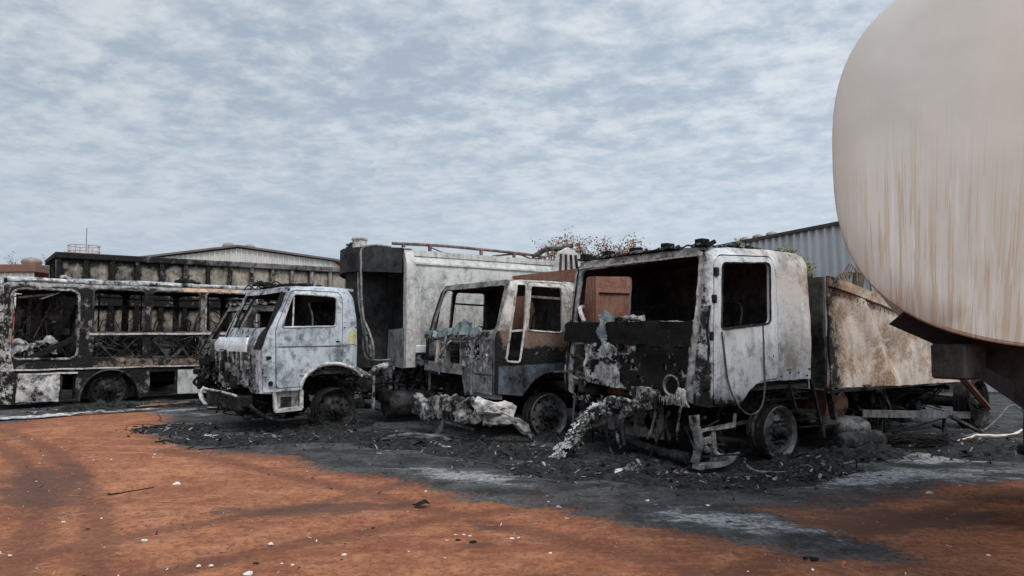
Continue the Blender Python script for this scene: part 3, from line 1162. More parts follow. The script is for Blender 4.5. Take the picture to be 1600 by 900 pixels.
def make_cab(root, S):
    W, mats, wb = S['W'], S['mats'], S['wob']

    def near(a, b):
        return V((a, offs(a, b, S), b))

    def far(a, b):
        return V((a, W - offs(a, b, S), b))
    res = S.get('res', .075)
    side = S['side']
    door = S.get('door')
    sh_ = MB()
    holes = list(S['holes'])
    if door:
        dh = roundp(door, .06)
        big_ = [(a + (a - S['dc'][0]) * .022, b + (b - S['dc'][1]) * .018) for a, b in dh]
        sh_.sheet(side, holes + [big_], near, (0, 1, 0), .035, res, seed=1, jag=S.get('jag', .004), hjag=.0, mi_back=1)
    else:
        sh_.sheet(side, holes + S['win'], near, (0, 1, 0), .035, res, seed=1, jag=S.get('jag', .004), mi_back=1)
    sh_.sheet(side, holes + S['win'], far, (0, -1, 0), .035, res, seed=2, jag=S.get('jag', .004), mi_back=1)
    zt, xr = S['zt'], S['rear']
    it = S.get('itop', .11)
    xh = S['xf'](zt) + .02

    def roof(a, b):
        t_ = (b - it) / (W - 2 * it) * 2 - 1
        u = (a - xh) / (xr - xh)
        return V((a, b, zt - .004 + .05 * (1 - t_ ** 4) * S.get('crown', 1) * (min(1, .35 + 2.2 * u) if u < .5 else min(1, .5 + 2.0 * (1 - u))) + S.get('sag', lambda a, b: 0)(a, b)))
    sh_.sheet([(xh, it + .0), (xr - .06, it), (xr - .06, W - it), (xh, W - it)], [], roof, (0, 0, -1), .03, .12, seed=3, jag=.004, mi_back=1)
    xb = xr - .05
    sh_.sheet([(.05, S['zb']), (W - .05, S['zb']), (W - .06, zt - .16), (W - .13, zt - .015), (.13, zt - .015), (.06, zt - .16)], S.get('bwin', []), lambda a, b: V((xb - .15 * max(0, min(1, (b - zt + .40) / .40)), a, b)), (-1, 0, 0), .03, .1, seed=4, mi=0, mi_back=1)
    fl = S['xf'](S['zb']) + .1
    sh_.box(fl, xb - .04, .06, W - .06, S['zb'] + .02, S['zb'] + .07, 1)
    sh_.warp(wb)
    sh_.build('cab_shell', mats, root, 35)
    fr = MB()

    def front(a, b):
        e = min(a, W - a)
        c = S.get('cfr', .10)
        return V((S['xf'](b) + (c * ((.22 - e) / .22) ** 2 if e < .22 else 0) * .9, a + (0), b))
    fr.sheet(S['front'], S['fholes'], front, (1, 0, 0), .04, res, seed=5, jag=S.get('fjag', .006), mi_back=1)
    fr.warp(wb)
    fr.build('front_panel', S.get('fmats', mats), root, 35)
    if door:
        d = MB()
        d.sheet(dh, S['win'], lambda a, b: near(a, b) + V((0, -.006, 0)), (0, 1, 0), .045, res * .9, seed=6, jag=.002, mi_back=1)
        d.warp(wb)
        dd = d.build('door', S.get('dmats', mats), root, 35)
        for wloop in S['win']:
            f = MB()
            f.tube([near(a, b) + V((0, -.010, 0)) for a, b in resample(wloop, .06)], .012, 6, closed=True, jit=.25)
            f.warp(wb)
            f.build('window_frame', S.get('wfmat', 'paleedge'), dd, 50)
    return near, far, front


def seat_frame(root, x, y, z, mat='soot', w_=.46, h=.62, name='seat_frame', lean=.15):
    mb = MB()
    for dy in (-w_ / 2, w_ / 2):
        mb.tube(curve([(x - .42, y + dy, z + .02), (x, y + dy, z), (x + lean, y + dy, z + h)], 3), .014, 6)
    mb.tube(curve([(x + lean, y - w_ / 2, z + h), (x + lean + .02, y - w_ / 3, z + h + .1), (x + lean + .02, y + w_ / 3, z + h + .1), (x + lean, y + w_ / 2, z + h)], 4), .014, 6)
    for k in range(5):
        q = .12 + .16 * k
        mb.tube([(x + lean * q, y - w_ / 2, z + h * q), (x + lean * q + .02, y, z + h * q - .02), (x + lean * q, y + w_ / 2, z + h * q)], .006, 4)
    for k in range(6):
        xx = x - .4 + .075 * k
        mb.tube([(xx, y - w_ / 2, z + .01), (xx, y, z - .02), (xx, y + w_ / 2, z + .01)], .006, 4)
    for dx in (-.35, -.05):
        for dy in (-w_ / 2, w_ / 2):
            mb.bar((x + dx, y + dy, z), (x + dx, y + dy, z - .28), .03, .03)
    return mb.build(name, mat, root, 40)


def steering(root, c, r, tilt, mat='black'):
    hub = MB()
    c = V(c)
    ax = V((-math.sin(tilt), 0, math.cos(tilt)))
    u, w_ = V((0, 1, 0)), ax.cross(V((0, 1, 0)))
    ring = [c + (u * math.cos(R(12 * i)) + w_ * math.sin(R(12 * i))) * r for i in range(30)]
    hub.tube(ring, .014, 7, closed=True)
    for k in (20, 160, 270):
        hub.tube([c - ax * .05, c + (u * math.cos(R(k)) + w_ * math.sin(R(k))) * r], .010, 6)
    hub.tube([c - ax * .04, c - ax * .5 + V((-.1, 0, 0))], .022, 8)
    return hub.build('steering_wheel', mat, root, 50)


def crust(fn, outer, amp, dens, seed, thick=.02):
    """flaky leftovers lying on a surface: torn sheet with a ragged outline"""
    mb = MB()

    def tear(a, b):
        return NZ.noise(V((a * 3.1 + seed, b * 3.1, seed))) + .55 * NZ.noise(V((a * 9, b * 9 + seed, 2))) > dens
    mb.sheet(outer, [], lambda a, b: V(fn(a, b)) + V((0, 0, 1)) * abs(NZ.noise(V((a * 6, b * 6, seed)))) * amp, (0, 0, -1), thick, .06, tear=tear, seed=seed)
    return mb


def crumpled_tube(path, r, seed, n=14, amp=.35, k=7, flat=1.0, up=2):
    """a bumper skin that melted and folded"""
    pts = curve(path, k * up)
    if isinstance(r, (list, tuple)):
        r = [r[min(len(r) - 1, i // up)] for i in range(len(pts))]
    n *= up
    mb = MB()
    mb.tube(pts, r, n)
    c = 0
    for i, p in enumerate(pts):
        for q in range(n):
            v = mb.v[c]
            d = v - p
            s_ = 1 + amp * NZ.noise(v * 4.5 + V((seed, 0, 0))) * 1.5 + amp * 1.3 * (.35 - abs(NZ.noise(v * 8 + V((0, seed, 0)))) * 2) + amp * .5 * (.3 - abs(NZ.noise(v * 19 + V((0, seed, 2)))) * 2)
            d = d * s_
            d.z *= flat
            mb.v[c] = p + d + nv(v, 3, seed) * (r[i] if isinstance(r, list) else r) * .3
            c += 1
    return mb


def crumpled_beam(path, w_, h, seed, amp=.04, step=.05, n=14, taper=None):
    """folded sheet-metal bumper: rounded-rectangle section with sharp facets and creases"""
    P = curve(path, 8)
    L = [0.0]
    for i in range(1, len(P)):
        L.append(L[-1] + (P[i] - P[i - 1]).length)
    N = max(4, int(L[-1] / step))
    pts = []
    for k in range(N + 1):
        q = L[-1] * k / N
        i = max(j for j in range(len(L)) if L[j] <= q + 1e-9)
        i = min(i, len(P) - 2)
        pts.append(P[i].lerp(P[i + 1], (q - L[i]) / max(1e-6, L[i + 1] - L[i])))
    g = random.Random(seed)
    sec = [(c[0], c[1]) for c in resample(rr(-w_ / 2, w_ / 2, -h / 2, h / 2, min(w_, h) * .22, 1), (2 * w_ + 2 * h) / n)]
    m_ = len(sec)
    vs, fs = [], []
    for k, p in enumerate(pts):
        d = (pts[min(k + 1, N)] - pts[max(k - 1, 0)]).normalized()
        a = d.cross(V((0, 0, 1)))
        a = a.normalized() if a.length > .05 else V((1, 0, 0))
        b = a.cross(d).normalized()
        t_ = k / N
        sc_ = taper(t_) if taper else 1
        for j, (u, v_) in enumerate(sec):
            q = p + a * u * sc_ + b * v_ * sc_
            f1 = NZ.noise(q * 5 + V((seed, 0, 0)))
            f2 = abs(NZ.noise(q * 9 + V((0, seed, 0))))
            q = q + (a * (u / w_) + b * (v_ / h)) * (amp * (2.4 * f1 - 3.0 * f2 + .4)) * 2 * sc_ + V((g.uniform(-1, 1), g.uniform(-1, 1), g.uniform(-1, 1))) * amp * .28
            vs.append(q)
    for k in range(N):
        for j in range(m_):
            j2 = (j + 1) % m_
            o, o2 = k * m_, (k + 1) * m_
            if g.random() < .5:
                fs += [(o + j, o + j2, o2 + j2), (o + j, o2 + j2, o2 + j)]
            else:
                fs += [(o + j, o + j2, o2 + j), (o + j2, o2 + j2, o2 + j)]
    fs += [tuple(range(m_ - 1, -1, -1)), tuple(N * m_ + j for j in range(m_))]
    mb = MB()
    mb.add(vs, fs)
    return mb


def flakes(n, fn, smin, smax, seed, curl=.4):
    """small bent paint and ash flakes standing off a surface; fn(g) -> point, normal"""
    g = random.Random(seed)
    mb = MB()
    for _ in range(n):
        p, nrm = fn(g)
        nrm = V(nrm)
        a = V((g.uniform(-1, 1), g.uniform(-1, 1), g.uniform(-1, 1)))
        a = (a - nrm * a.dot(nrm)).normalized()
        b = nrm.cross(a)
        s_ = g.uniform(smin, smax)
        u, w_ = s_, s_ * g.uniform(.4, .9)
        L = nrm * s_ * g.uniform(0, curl)
        mb.add([p - a * u - b * w_ + L * g.random(), p + a * u - b * w_ * g.uniform(.4, 1) + L, p + a * u * g.uniform(.5, 1) + b * w_ + L * g.random(), p - a * u * g.uniform(.4, 1) + b * w_],
               [(0, 1, 2), (0, 2, 3)])
    return mb


def rot_of(d):
    return math.atan2(d[1], d[0])

# ================================================================== the nearest burnt truck (box body, blackened front)
T1 = thing('burnt_truck', 'nearest burnt-out truck with a pale scorched cab door, blackened front and dented rusty cargo box', 'truck', (2.25, 8.5, 0), rot_of((.83, .56)), 'burnt-out trucks parked in a row')
M['t1side'] = burnt('cab_paint_grey_blue', (.47, .48, .485), (.27, .285, .30), rust=.09, soot=.20, ash=.14, scale=1.15, seed=1.3, rustc=(.27, .145, .075),
                    biases=[('rust', (.8, 0, .6), 2.30, 2.75, .16), ('soot', (0, 0, 1), 2.30, 2.62, .07), ('soot', (1, 0, 0), .16, -.05, .16), ('soot', (0, 0, 1), .92, .74, .09), ('ash', (0, 0, 1), 2.3, 2.6, .07)],
                    tints=[((1, 0, 0), 1.20, 1.42, (.24, .20, .145), .65), ((.7, 0, .7), 2.05, 2.6, (.30, .165, .085), .8), ((0, 0, 1), 1.3, 1.75, (.56, .555, .54), .6), ((0, 0, 1), 1.15, .8, (.22, .25, .29), .6)])
M['t1front'] = burnt('front_scorched', (.40, .39, .375), (.25, .24, .235), rust=.12, soot=.36, ash=.32, scale=2.6, seed=2.2, bump=.8)
S = dict(W=2.5, zt=2.62, rear=2.06, zb=.86, xf=lambda z: .07 - .15 * (2.58 - z) if z > 1.0 else -.167,
         side=[(-.165, .76), (.0, .73), (.57, .73), (.63, .80), (.72, .89), (.85, .96), (1.06, .99), (2.0, .985), (2.05, 1.2), (2.06, 1.75), (2.03, 2.3), (1.95, 2.55), (1.82, 2.62), (.5, 2.62), (.14, 2.58), (.07, 2.52), (-.075, 1.6), (-.165, 1.0)],
         holes=[], win=[roundp([(.20, 1.63), (1.13, 1.71), (1.16, 2.44), (.27, 2.41)], .07)],
         door=[(.085, .755), (.56, .755), (.64, .83), (.74, .92), (.88, .985), (1.06, 1.015), (1.25, 1.02), (1.27, 2.3), (1.2, 2.52), (.25, 2.50), (.14, 2.40), (.085, 1.7)], dc=(.67, 1.6),
         front=[(.03, .78), (.03, 1.6), (.05, 2.3), (.11, 2.52), (.2, 2.58), (2.3, 2.58), (2.39, 2.52), (2.45, 2.3), (2.47, 1.6), (2.47, .78), (2.3, .74), (2.25, .95), (1.4, .95), (1.38, .88), (.4, .80)],
         fholes=[roundp([(.15, 1.72), (2.36, 1.72), (2.31, 2.47), (.16, 2.50)], .07), roundp([(2.05, .98), (2.33, .98), (2.33, 1.42), (2.05, 1.42)], .03),
                 roundp([(1.35, 1.0), (1.98, 1.0), (1.95, 1.24), (1.42, 1.26)], .04), roundp([(1.6, 1.31), (1.9, 1.32), (1.88, 1.43), (1.62, 1.43)], .03), roundp([(1.2, 1.32), (1.5, 1.32), (1.48, 1.43), (1.22, 1.43)], .03)],
         wfmat='soot', mats=['t1side', 'inside'], fmats=['t1front', 'inside'], wob=wobble(.014, 1.3, 2.0), itop=.10, rtop=.22, jag=.006, fjag=.012,
         sag=lambda a, b: -.02, crown=.4)
near, far, front = make_cab(T1, S)
wb = S['wob']
# pillar hinges and stain-dark fittings down the near pillar
mb = MB()
for z in (1.05, 1.55, 1.98, 2.3):
    x = S['xf'](z) + .15
    mb.bbox(x - .05, x + .02, -.035, .02, z - .05, z + .05, .012)
mb.bbox(-.07, .02, -.03, .03, .93, 1.05, .01)
mb.bbox(-.055, .005, -.034, .0, .955, 1.02, .006)
mb.tube(curve([(-.02, -.012, 1.1), (.0, -.02, 1.4), (-.01, -.015, 1.6), (.03, -.02, 1.9)]), .014, 6, jit=.3)
mb.build('hinge_fittings', 'soot', T1, 40)
# black charred board under the windscreen and the charred lower right quarter
mb = MB()
mb.sheet([(.13, 1.42), (.13, 1.725), (2.46, 1.725), (2.50, 1.70), (2.50, 1.47), (1.3, 1.44)], [], lambda a, b: V((S['xf'](b) - .06 - .02 * math.sin(a * 2) - .035 * abs(NZ.noise(V((a * 5, b * 9, 2)))) + .02 * NZ.noise(V((a * 12, b * 14, 2))), a, b)), (1, 0, 0), .05, .07, jag=.012, seed=3)
mb.warp(wobble(.02, 3, 5))
mb.build('charred_dashboard', burnt('charred_board', (.34, .335, .33), (.2, .2, .2), rust=.02, soot=.81, ash=.25, scale=3.5, seed=15, sharp=.02, sootc=.012), T1, 30)
mb = MB()
mb.sheet([(.16, .86), (.16, 1.46), (1.42, 1.46), (1.40, 1.2), (1.25, .88), (.8, .84)], [], lambda a, b: V((S['xf'](b) - .055 + .02 * math.sin(b * 7) + .045 * NZ.noise(V((a * 4, b * 4, 6))) - .03 * abs(NZ.noise(V((a * 9, b * 7, 2)))), a, b)), (1, 0, 0), .035, .05, jag=.02, seed=6,
         tear=lambda a, b: NZ.noise(V((a * 4, b * 4, 9))) + .8 * NZ.noise(V((a * 11, b * 11, 3))) + max(0, a - .75) * 1.2 > .62)
mb.warp(wobble(.02, 3, 5))
mb.build('charred_grille', burnt('charred_grille_skin', (.3, .29, .28), (.2, .2, .19), rust=.05, soot=.75, ash=.24, scale=4.5, seed=14, bump=.8, sharp=.02, sootc=.012), T1, 30)
# pale melted rim under it and the headlamp bowl
mb = MB()
mb.sheet([(.09, .92), (.09, .74), (.3, .755), (.6, .74), (.85, .76), (1.0, .82), (.98, .92), (.8, .94), (.5, .90), (.46, .84), (.22, .84), (.2, .96)], [],
         lambda a, b: V((-.245 - .05 * math.sin((b - .74) * 12) + .03 * NZ.noise(V((a * 9, b * 5, 4))) + .008 * math.sin(a * 50), a, b)), (1, 0, 0), .03, .035, jag=.012, seed=17)
g = random.Random(5)
for i in range(60):
    y = g.uniform(.08, .95)
    p = V((-.30 + g.uniform(-.02, .03), y, .84 + g.uniform(-.04, .03)))
    mb.tube([p, p + V((g.uniform(-.02, .01), g.uniform(-.03, .03), -g.uniform(.03, .09)))], [g.uniform(.006, .014), .003], 5)
mb.build('melted_grille_edge', 'ashy', T1, 50)
mb = MB()
mb.lathe([(.125, 0), (.13, -.015), (.115, -.02), (.10, .0), (.085, .05), (.04, .085), (0, .09)], (-.235, .34, .97), (1, 0, 0), 24, caps=False)
mb.build('headlamp_bowl', 'steel', T1, 40)
# melted pale frame pieces in the open left half of the front
mb = MB()
for p0, p1, w_, h in (((-.11, 2.0, 1.44), (-.16, 2.02, .86), .09, .05), ((-.10, 1.33, 1.36), (-.10, 1.36, .9), .08, .04), ((-.13, 2.0, 1.27), (-.1, 1.2, 1.26), .06, .07), ((-.15, 1.95, .95), (-.12, 1.1, .88), .06, .06),
                      ((-.12, 1.7, 1.26), (-.11, 1.66, 1.0), .05, .04), ((-.1, 1.12, 1.4), (-.12, 1.05, .95), .06, .04)):
    mb.bar(p0, p1, w_, h, seg=6)
mb.tube(curve([(-.16, 2.0, 1.1), (-.2, 1.85, 1.2), (-.2, 1.6, 1.23), (-.18, 1.35, 1.2)]), .022, 8, jit=.2)
mb.lathe([(.045, -.04), (.05, 0), (.03, .05)], (-.2, 1.52, 1.22), (1, 0, 0), 12)
mb.warp(wobble(.03, 5, 8))
mb.build('radiator_frame', 'ashflake', T1, 40)
mb = flakes(45, lambda g: (V((-.17 + g.uniform(-.04, .06), g.uniform(.95, 1.6), g.uniform(.85, 1.45))), (-1, 0, 0)), .008, .028, 31)
kind(mb.build('ash_flakes', 'ashy', T1), 'stuff')
mb = MB()
mb.bbox(.12, .16, 1.2, 2.0, .75, 1.42, .02)
for k in range(16):
    mb.bar((.115, 1.24 + .05 * k, .76), (.115, 1.24 + .05 * k, 1.4), .012, .012)
mb.build('radiator', 'rustred', T1)
mb = MB()
mb.bbox(.3, 1.15, .7, 1.75, .5, 1.05, .08)
greeble(mb, .0, 1.2, .3, 2.35, .35, .86, 75, 3)
mb.build('engine', 'black', T1, 40)
mb = MB()
greeble(mb, -.12, .1, 1.95, 2.4, .42, 1.3, 26, 9, .8)
mb.build('burnt_hoses', 'soot_brown', T1, 40)
mb = MB()
mb.sheet([(.98, .86), (1.9, .92), (2.0, 1.05), (1.98, 1.42), (1.0, 1.44), (1.05, 1.1)], [], lambda a, b: V((-.185 + .05 * NZ.noise(V((a * 5, b * 5, 2))) + .03 * abs(NZ.noise(V((a * 14, b * 14, 4)))), a, b)), (1, 0, 0), .02, .035, jag=.03, seed=27,
         tear=lambda a, b: NZ.noise(V((a * 3.6, b * 4.2, 12))) + .6 * NZ.noise(V((a * 10, b * 10, 3))) > .02)
mb.build('torn_front_skin', burnt('torn_skin', (.46, .44, .42), (.24, .23, .22), rust=.12, soot=.36, ash=.32, scale=3.0, seed=81, bump=.9, sharp=.03), T1, 30)
# roof crust, marker lamp stubs, visor
mb = crust(lambda a, b: (a, b, 2.625 + (.03 if a > .5 else .0)), [(.02, .12), (1.2, .15), (1.3, 1.2), (1.15, 2.4), (.02, 2.38)], .06, .25, 4, .022)
mb.build('roof_crust', burnt('roof_crust', (.28, .28, .28), (.16, .16, .16), rust=.05, soot=.55, ash=.40, scale=6, seed=7, bump=1.0, sharp=.02), T1, 30)
for y in (.16, .72, 1.28, 1.82, 2.3):
    mb = MB()
    mb.bbox(.05, .19, y - .06, y + .06, 2.60, 2.70, .008)
    mb.bar((.1, y - .08, 2.60), (.2, y - .12, 2.66), .05, .05)
    mb.warp(wobble(.007, 7, y))
    mb.build('marker_lamp', 'black', T1, 30)
mb = MB()
mb.bar((.05, .12, 2.505), (.055, 2.36, 2.495), .05, .018, seg=14)
mb.warp(wobble(.012, 2, 1))
mb.build('windscreen_header', 'paleedge', T1)
# inside
steering(T1, (.42, 1.75, 1.72), .24, R(38))
seat_frame(T1, .95, 1.85, 1.25, 'soot', lean=.2)
seat_frame(T1, .95, .65, 1.25, 'soot', lean=.2)
mb = crumpled_tube([(-.02, 1.02, 1.765), (-.02, 1.25, 1.775), (-.02, 1.5, 1.765), (-.02, 1.62, 1.75)], .035, 3, amp=.5)
mb.build('melted_trim', 'ashy', T1, 50)
mb = MB()
mb.tube(curve([(.12, 2.37, 1.95), (.0, 2.30, 1.93), (-.05, 2.22, 1.85), (-.04, 2.16, 1.74)]), .03, 8, jit=.15)
mb.build('mirror_arm', 'paleedge', T1, 40)
mb = MB()
P_ = [(-.15, 1.62, 1.82), (-.18, 1.60, 1.70), (-.17, 1.64, 1.55), (-.17, 1.56, 1.40), (-.16, 1.55, 1.28)]
for k in range(3):
    q = curve([V(p) + nv((p[0], p[1] + k, p[2]), 4) * .03 for p in P_], 4)
    for i in range(len(q) - 1):
        w0 = .05 + .03 * math.sin(i + k)
        mb.add([q[i] + V((0, -w0, 0)), q[i] + V((-.02, w0, .01)), q[i + 1] + V((-.02, w0, 0)), q[i + 1] + V((0, -w0, .01))], [(0, 1, 2, 3)])
mb.sheet([(1.46, 1.72), (1.66, 1.72), (1.7, 1.80), (1.6, 1.9), (1.55, 1.82), (1.45, 1.80)], [], lambda a, b: V((-.12 + .05 * math.sin(a * 30), a, b)), (1, 0, 0), .008, .03, jag=.02)
mb.build('melted_windscreen', 'teal', T1, 60)
# hanging cables on the door
for nm, pts in (('door_cable', [(.215, -.03, 1.60), (.24, -.04, 1.4), (.30, -.035, 1.05), (.42, -.045, .78), (.62, -.06, .62), (.85, -.05, .66), (.95, -.045, .85), (.97, -.04, 1.2), (.98, -.02, 1.68)]),):
    mb = MB()
    mb.tube(curve(pts, 6), .011, 7, jit=.15)
    mb.build(nm, 'cable', T1, 60)
mb = MB()
mb.bbox(1.16, 1.20, -.022, .01, 1.32, 1.55, .012)
mb.bbox(1.155, 1.185, -.028, .01, 1.28, 1.31, .006)
mb.build('door_handle', 'black', T1, 40)
mb = MB()
for a in (1.32, 1.5, 1.68, 1.86):
    mb.lathe([(.012, -.012), (.012, .012)], (a, -.012, 1.06 + .03 * math.sin(a * 9)), (0, 1, 0), 8)
mb.bar((1.27, -.010, 1.115), (2.02, -.008, 1.12), .012, .014, seg=8)
mb.build('sill_strip', 'soot', T1)
# under the cab: cross member with two round openings, tow tube, stays
mb = MB()
mb.sheet([(.72, .28), (1.75, .28), (1.85, .66), (.72, .68)], [[(1.29 + .10 * math.cos(R(20 * i)), .46 + .10 * math.sin(R(20 * i))) for i in range(18)], [(.93 + .105 * math.cos(R(20 * i)), .475 + .105 * math.sin(R(20 * i))) for i in range(18)]],
         lambda a, b: V((-.02 + .03 * math.sin(a * 3), a, b)), (1, 0, 0), .02, .06, seed=3)
mb.bar((-.03, 1.11, .28), (-.03, 1.11, .68), .03, .04)
mb.bar((-.05, .70, .68), (-.05, 1.86, .66), .06, .04)
mb.build('cross_member', 'steel', T1, 30)
mb = MB()
mb.tube(curve([(-.1, 2.1, .34), (-.12, 1.5, .27), (-.14, .9, .19), (-.14, .20, .14)]), .05, 12, jit=.06)
mb.tube([(-.14, .42, .155), (-.14, .18, .135)], .068, 12)
mb.bar((-.25, .75, .02), (-.15, .48, .56), .02, .02)
mb.bar((-.1, 1.95, .1), (-.1, 1.95, .5), .05, .03)
mb.build('tow_tube', 'soot', T1, 40)
mb = MB()
mb.bar((-.36, 1.62, .40), (-.25, .65, .72), .025, .09, seg=4)
mb.build('bumper_bracket', 'steel', T1)
BP = [(-1.05, 1.50, .02), (-.80, 1.55, .16), (-.56, 1.56, .40), (-.38, 1.48, .58), (-.30, 1.2, .655), (-.28, .9, .70), (-.27, .68, .72)]
mb = crumpled_beam(BP, .13, .15, 12, .03, .03, 16, taper=lambda t_: .3 + .9 * min(1, t_ * 4) - .35 * max(0, t_ - .5))
M['flakemix'] = burnt('flake_mix', (.42, .41, .395), (.16, .155, .15), rust=.05, soot=.42, ash=.42, scale=5, seed=71, sharp=.02)
mb.build('melted_bumper', burnt('charred_bumper', (.36, .35, .335), (.13, .127, .122), rust=.05, soot=.56, ash=.36, scale=4.2, seed=72, bump=.9, sharp=.03), T1, 25)
BC = curve(BP, 10)


def bumper_flake(g):
    i = g.randint(2, 38)
    return BC[i] + V((-.05 + g.uniform(-.05, .04), g.uniform(-.07, .07), .03 + g.uniform(-.05, .06))), V((-.7, -.2, .7))


mb = flakes(190, bumper_flake, .010, .042, 77, .5)
kind(mb.build('bumper_flakes', 'flakemix', T1), 'stuff')
# step assembly hanging at the near front corner
mb = MB()
mb.bar((-.16, .06, .13), (-.13, .05, .66), .10, .05, seg=5)
mb.bar((-.12, .06, .47), (.5, .04, .50), .03, .045, seg=4)
mb.bar((.5, .04, .50), (.56, .04, .60), .03, .03)
mb.bar((-.1, .1, .34), (.18, .1, .35), .07, .08)
mb.bar((.16, .08, .12), (.16, .08, .48), .05, .06)
mb.bar((-.15, .03, .09), (.42, .0, .13), .16, .05, seg=5)
mb.tube(curve([(-.08, .04, .27), (.1, 0, .2), (.3, -.03, .17), (.45, -.05, .14)]), .024, 7, jit=.2)
mb.warp(wobble(.05, 3.2, 3))
mb.warp(wobble(.012, 9, 3))
mb.build('cab_step', burnt('step_steel', (.24, .23, .22), (.13, .125, .12), rust=.22, soot=.42, ash=.2, scale=3.5, seed=29), T1, 30)
mb = MB()
greeble(mb, -.12, .55, .05, .5, .12, .62, 34, 44, .8)
mb.build('burnt_step_remains', 'soot', T1, 40)
g = random.Random(33)
for k in range(12):
    y = .25 + .17 * k
    z0, z1 = g.uniform(.62, .85), g.uniform(.10, .45)
    x = -.22 + g.uniform(-.05, .08)
    mb = MB()
    pts = curve([V((x, y, z0)), V((x + g.uniform(-.08, .04), y + g.uniform(-.06, .06), (z0 + z1) / 2)), V((x + g.uniform(-.14, .06), y + g.uniform(-.14, .14), z1))], 4)
    for i in range(len(pts) - 1):
        ww = .018 + .02 * abs(math.sin(i + k))
        mb.bar(pts[i], pts[i + 1], ww, .012, up=(1, 0, 0))
    mb.warp(wobble(.02, 8, k))
    mb.build('hanging_strip', ('ashflake', 'soot', 'soot_brown')[k % 3], T1)
chassis(T1, -.02, 7.6, .8, 1.66, .64, .24, 'soot', cross=7)
make_wheel(T1, 1.39, .06, .335, -1, .33, 110, 3)
make_wheel(T1, 1.39, 2.42, .335, 1, .33, 40, 5)
make_wheel(T1, 6.75, .10, .40, -1, .40, 90, 8, 'soot')
make_wheel(T1, 6.75, 2.36, .40, 1, .40, 0, 9, 'soot')
mb = MB()
mb.tube([(1.39, .3, .33), (1.39, 2.2, .33)], .06, 10)
mb2 = MB()
mb2.tube([(6.75, .3, .40), (6.75, 2.2, .40)], .09, 10)
mb2.lathe([(.1, -.2), (.24, -.1), (.26, 0), (.24, .1), (.1, .2)], (6.75, 1.24, .4), (0, 1, 0), 16)
mb2.build('rear_axle', 'black', T1, 40)
for k in range(5):
    mb.bar((.9, .55, .44 + .022 * k), (1.9, .55, .44 + .022 * k), .07, .018)
    mb.bar((.9, 1.9, .44 + .022 * k), (1.9, 1.9, .44 + .022 * k), .07, .018)
mb.build('front_suspension', 'black', T1, 40)
# frames behind the front wheel: mudguard stays, battery tray, rungs
mb = MB()
mb.bar((1.58, .06, .96), (1.72, .05, .58), .03, .03)
mb.bar((1.72, .05, .60), (2.16, .05, .56), .03, .03)
mb.bar((2.02, .04, .98), (2.22, .03, .36), .035, .035)
mb.bar((2.22, .03, .36), (2.24, .03, .22), .05, .05)
for z, x0, x1 in ((.90, 1.4, 2.0), (.82, 1.5, 2.05), (.74, 1.2, 2.05), (.46, 1.8, 2.2), (.36, 1.85, 2.2)):
    mb.tube([(x0, .12, z), (x1, .10, z - .01)], .012, 6)
mb.tube([(1.5, .07, .9), (1.9, .07, .72)], .010, 6)
mb.bar((1.35, .3, .84), (2.1, .3, .82), .08, .03)
mb.bar((1.45, .5, .75), (2.2, .5, .77), .08, .04)
greeble(mb, 1.75, 2.7, .25, 1.2, .25, .85, 40, 12, .8)
mb.build('mudguard_frame', 'soot', T1, 40)
mb = MB()
mb.bar((2.42, .06, .85), (2.55, .06, .42), .09, .04, seg=3)
mb.bar((2.62, .1, .34), (2.3, .1, .33), .07, .03)
mb.bar((2.2, .02, .40), (3.0, .03, .34), .04, .03)
mb.tube(curve([(2.45, 0, .62), (2.6, -.02, .78), (2.9, -.03, .86), (3.3, -.03, .85)]), .012, 6)
mb.tube(curve([(3.1, -.05, .85), (3.5, -.06, .75), (3.7, -.08, .5), (3.9, -.1, .3), (4.15, -.12, .12), (4.5, -.1, .1)]), .012, 6)
for x in (3.0, 3.4, 3.62, 3.85):
    mb.bar((x, .1, .05), (x + .06 * math.sin(x * 9), .1, .48), .03, .02)
mb.bar((3.75, .08, .84), (3.95, .08, .48), .05, .03)
greeble(mb, 2.4, 5.6, .3, 1.6, .08, .75, 60, 15, .9)
mb.build('burnt_brackets', 'soot', T1, 40)
mb = MB()
mb.sheet([(2.5, .10), (3.4, .16), (4.4, .08), (6.2, .12), (6.2, .8), (2.5, .8)], [], lambda a, b: V((a, .95 + .06 * NZ.noise(V((a * 2, b * 3, 1))), b)), (0, 1, 0), .03, .1, jag=.02, seed=4)
greeble(mb, 2.6, 6.2, .1, .9, .05, .8, 70, 16, .8)
mb.build('dark_underbox_sheet', 'black', T1, 40)  # black sheet and clutter added to darken the gap below the cargo box
mb = MB()
mb.lathe([(.0, -.31), (.2, -.29), (.3, -.26), (.32, -.2), (.32, .2), (.3, .26), (.2, .29), (0, .31)], (3.05, .62, .58), (1, 0, 0), 20)
mb.build('fuel_tank', 'rustred', T1, 40)
mb = MB()
for dx in (0, .27):
    mb.lathe([(0, -.22), (.08, -.2), (.13, -.12), (.14, -.05), (.14, .3), (.1, .36), (0, .38)], (2.72 + dx, .05, .30), (.05, 1, 0), 18)
mb.build('air_tank', 'steel', T1, 40)
mb = MB()
mb.lathe([(0, -.42), (.09, -.4), (.135, -.33), (.14, -.25), (.14, .28), (.1, .36), (0, .38)], (2.72, -.22, .15), (.98, -.16, 0), 18)
mb.build('air_tank', 'soot', T1, 40)
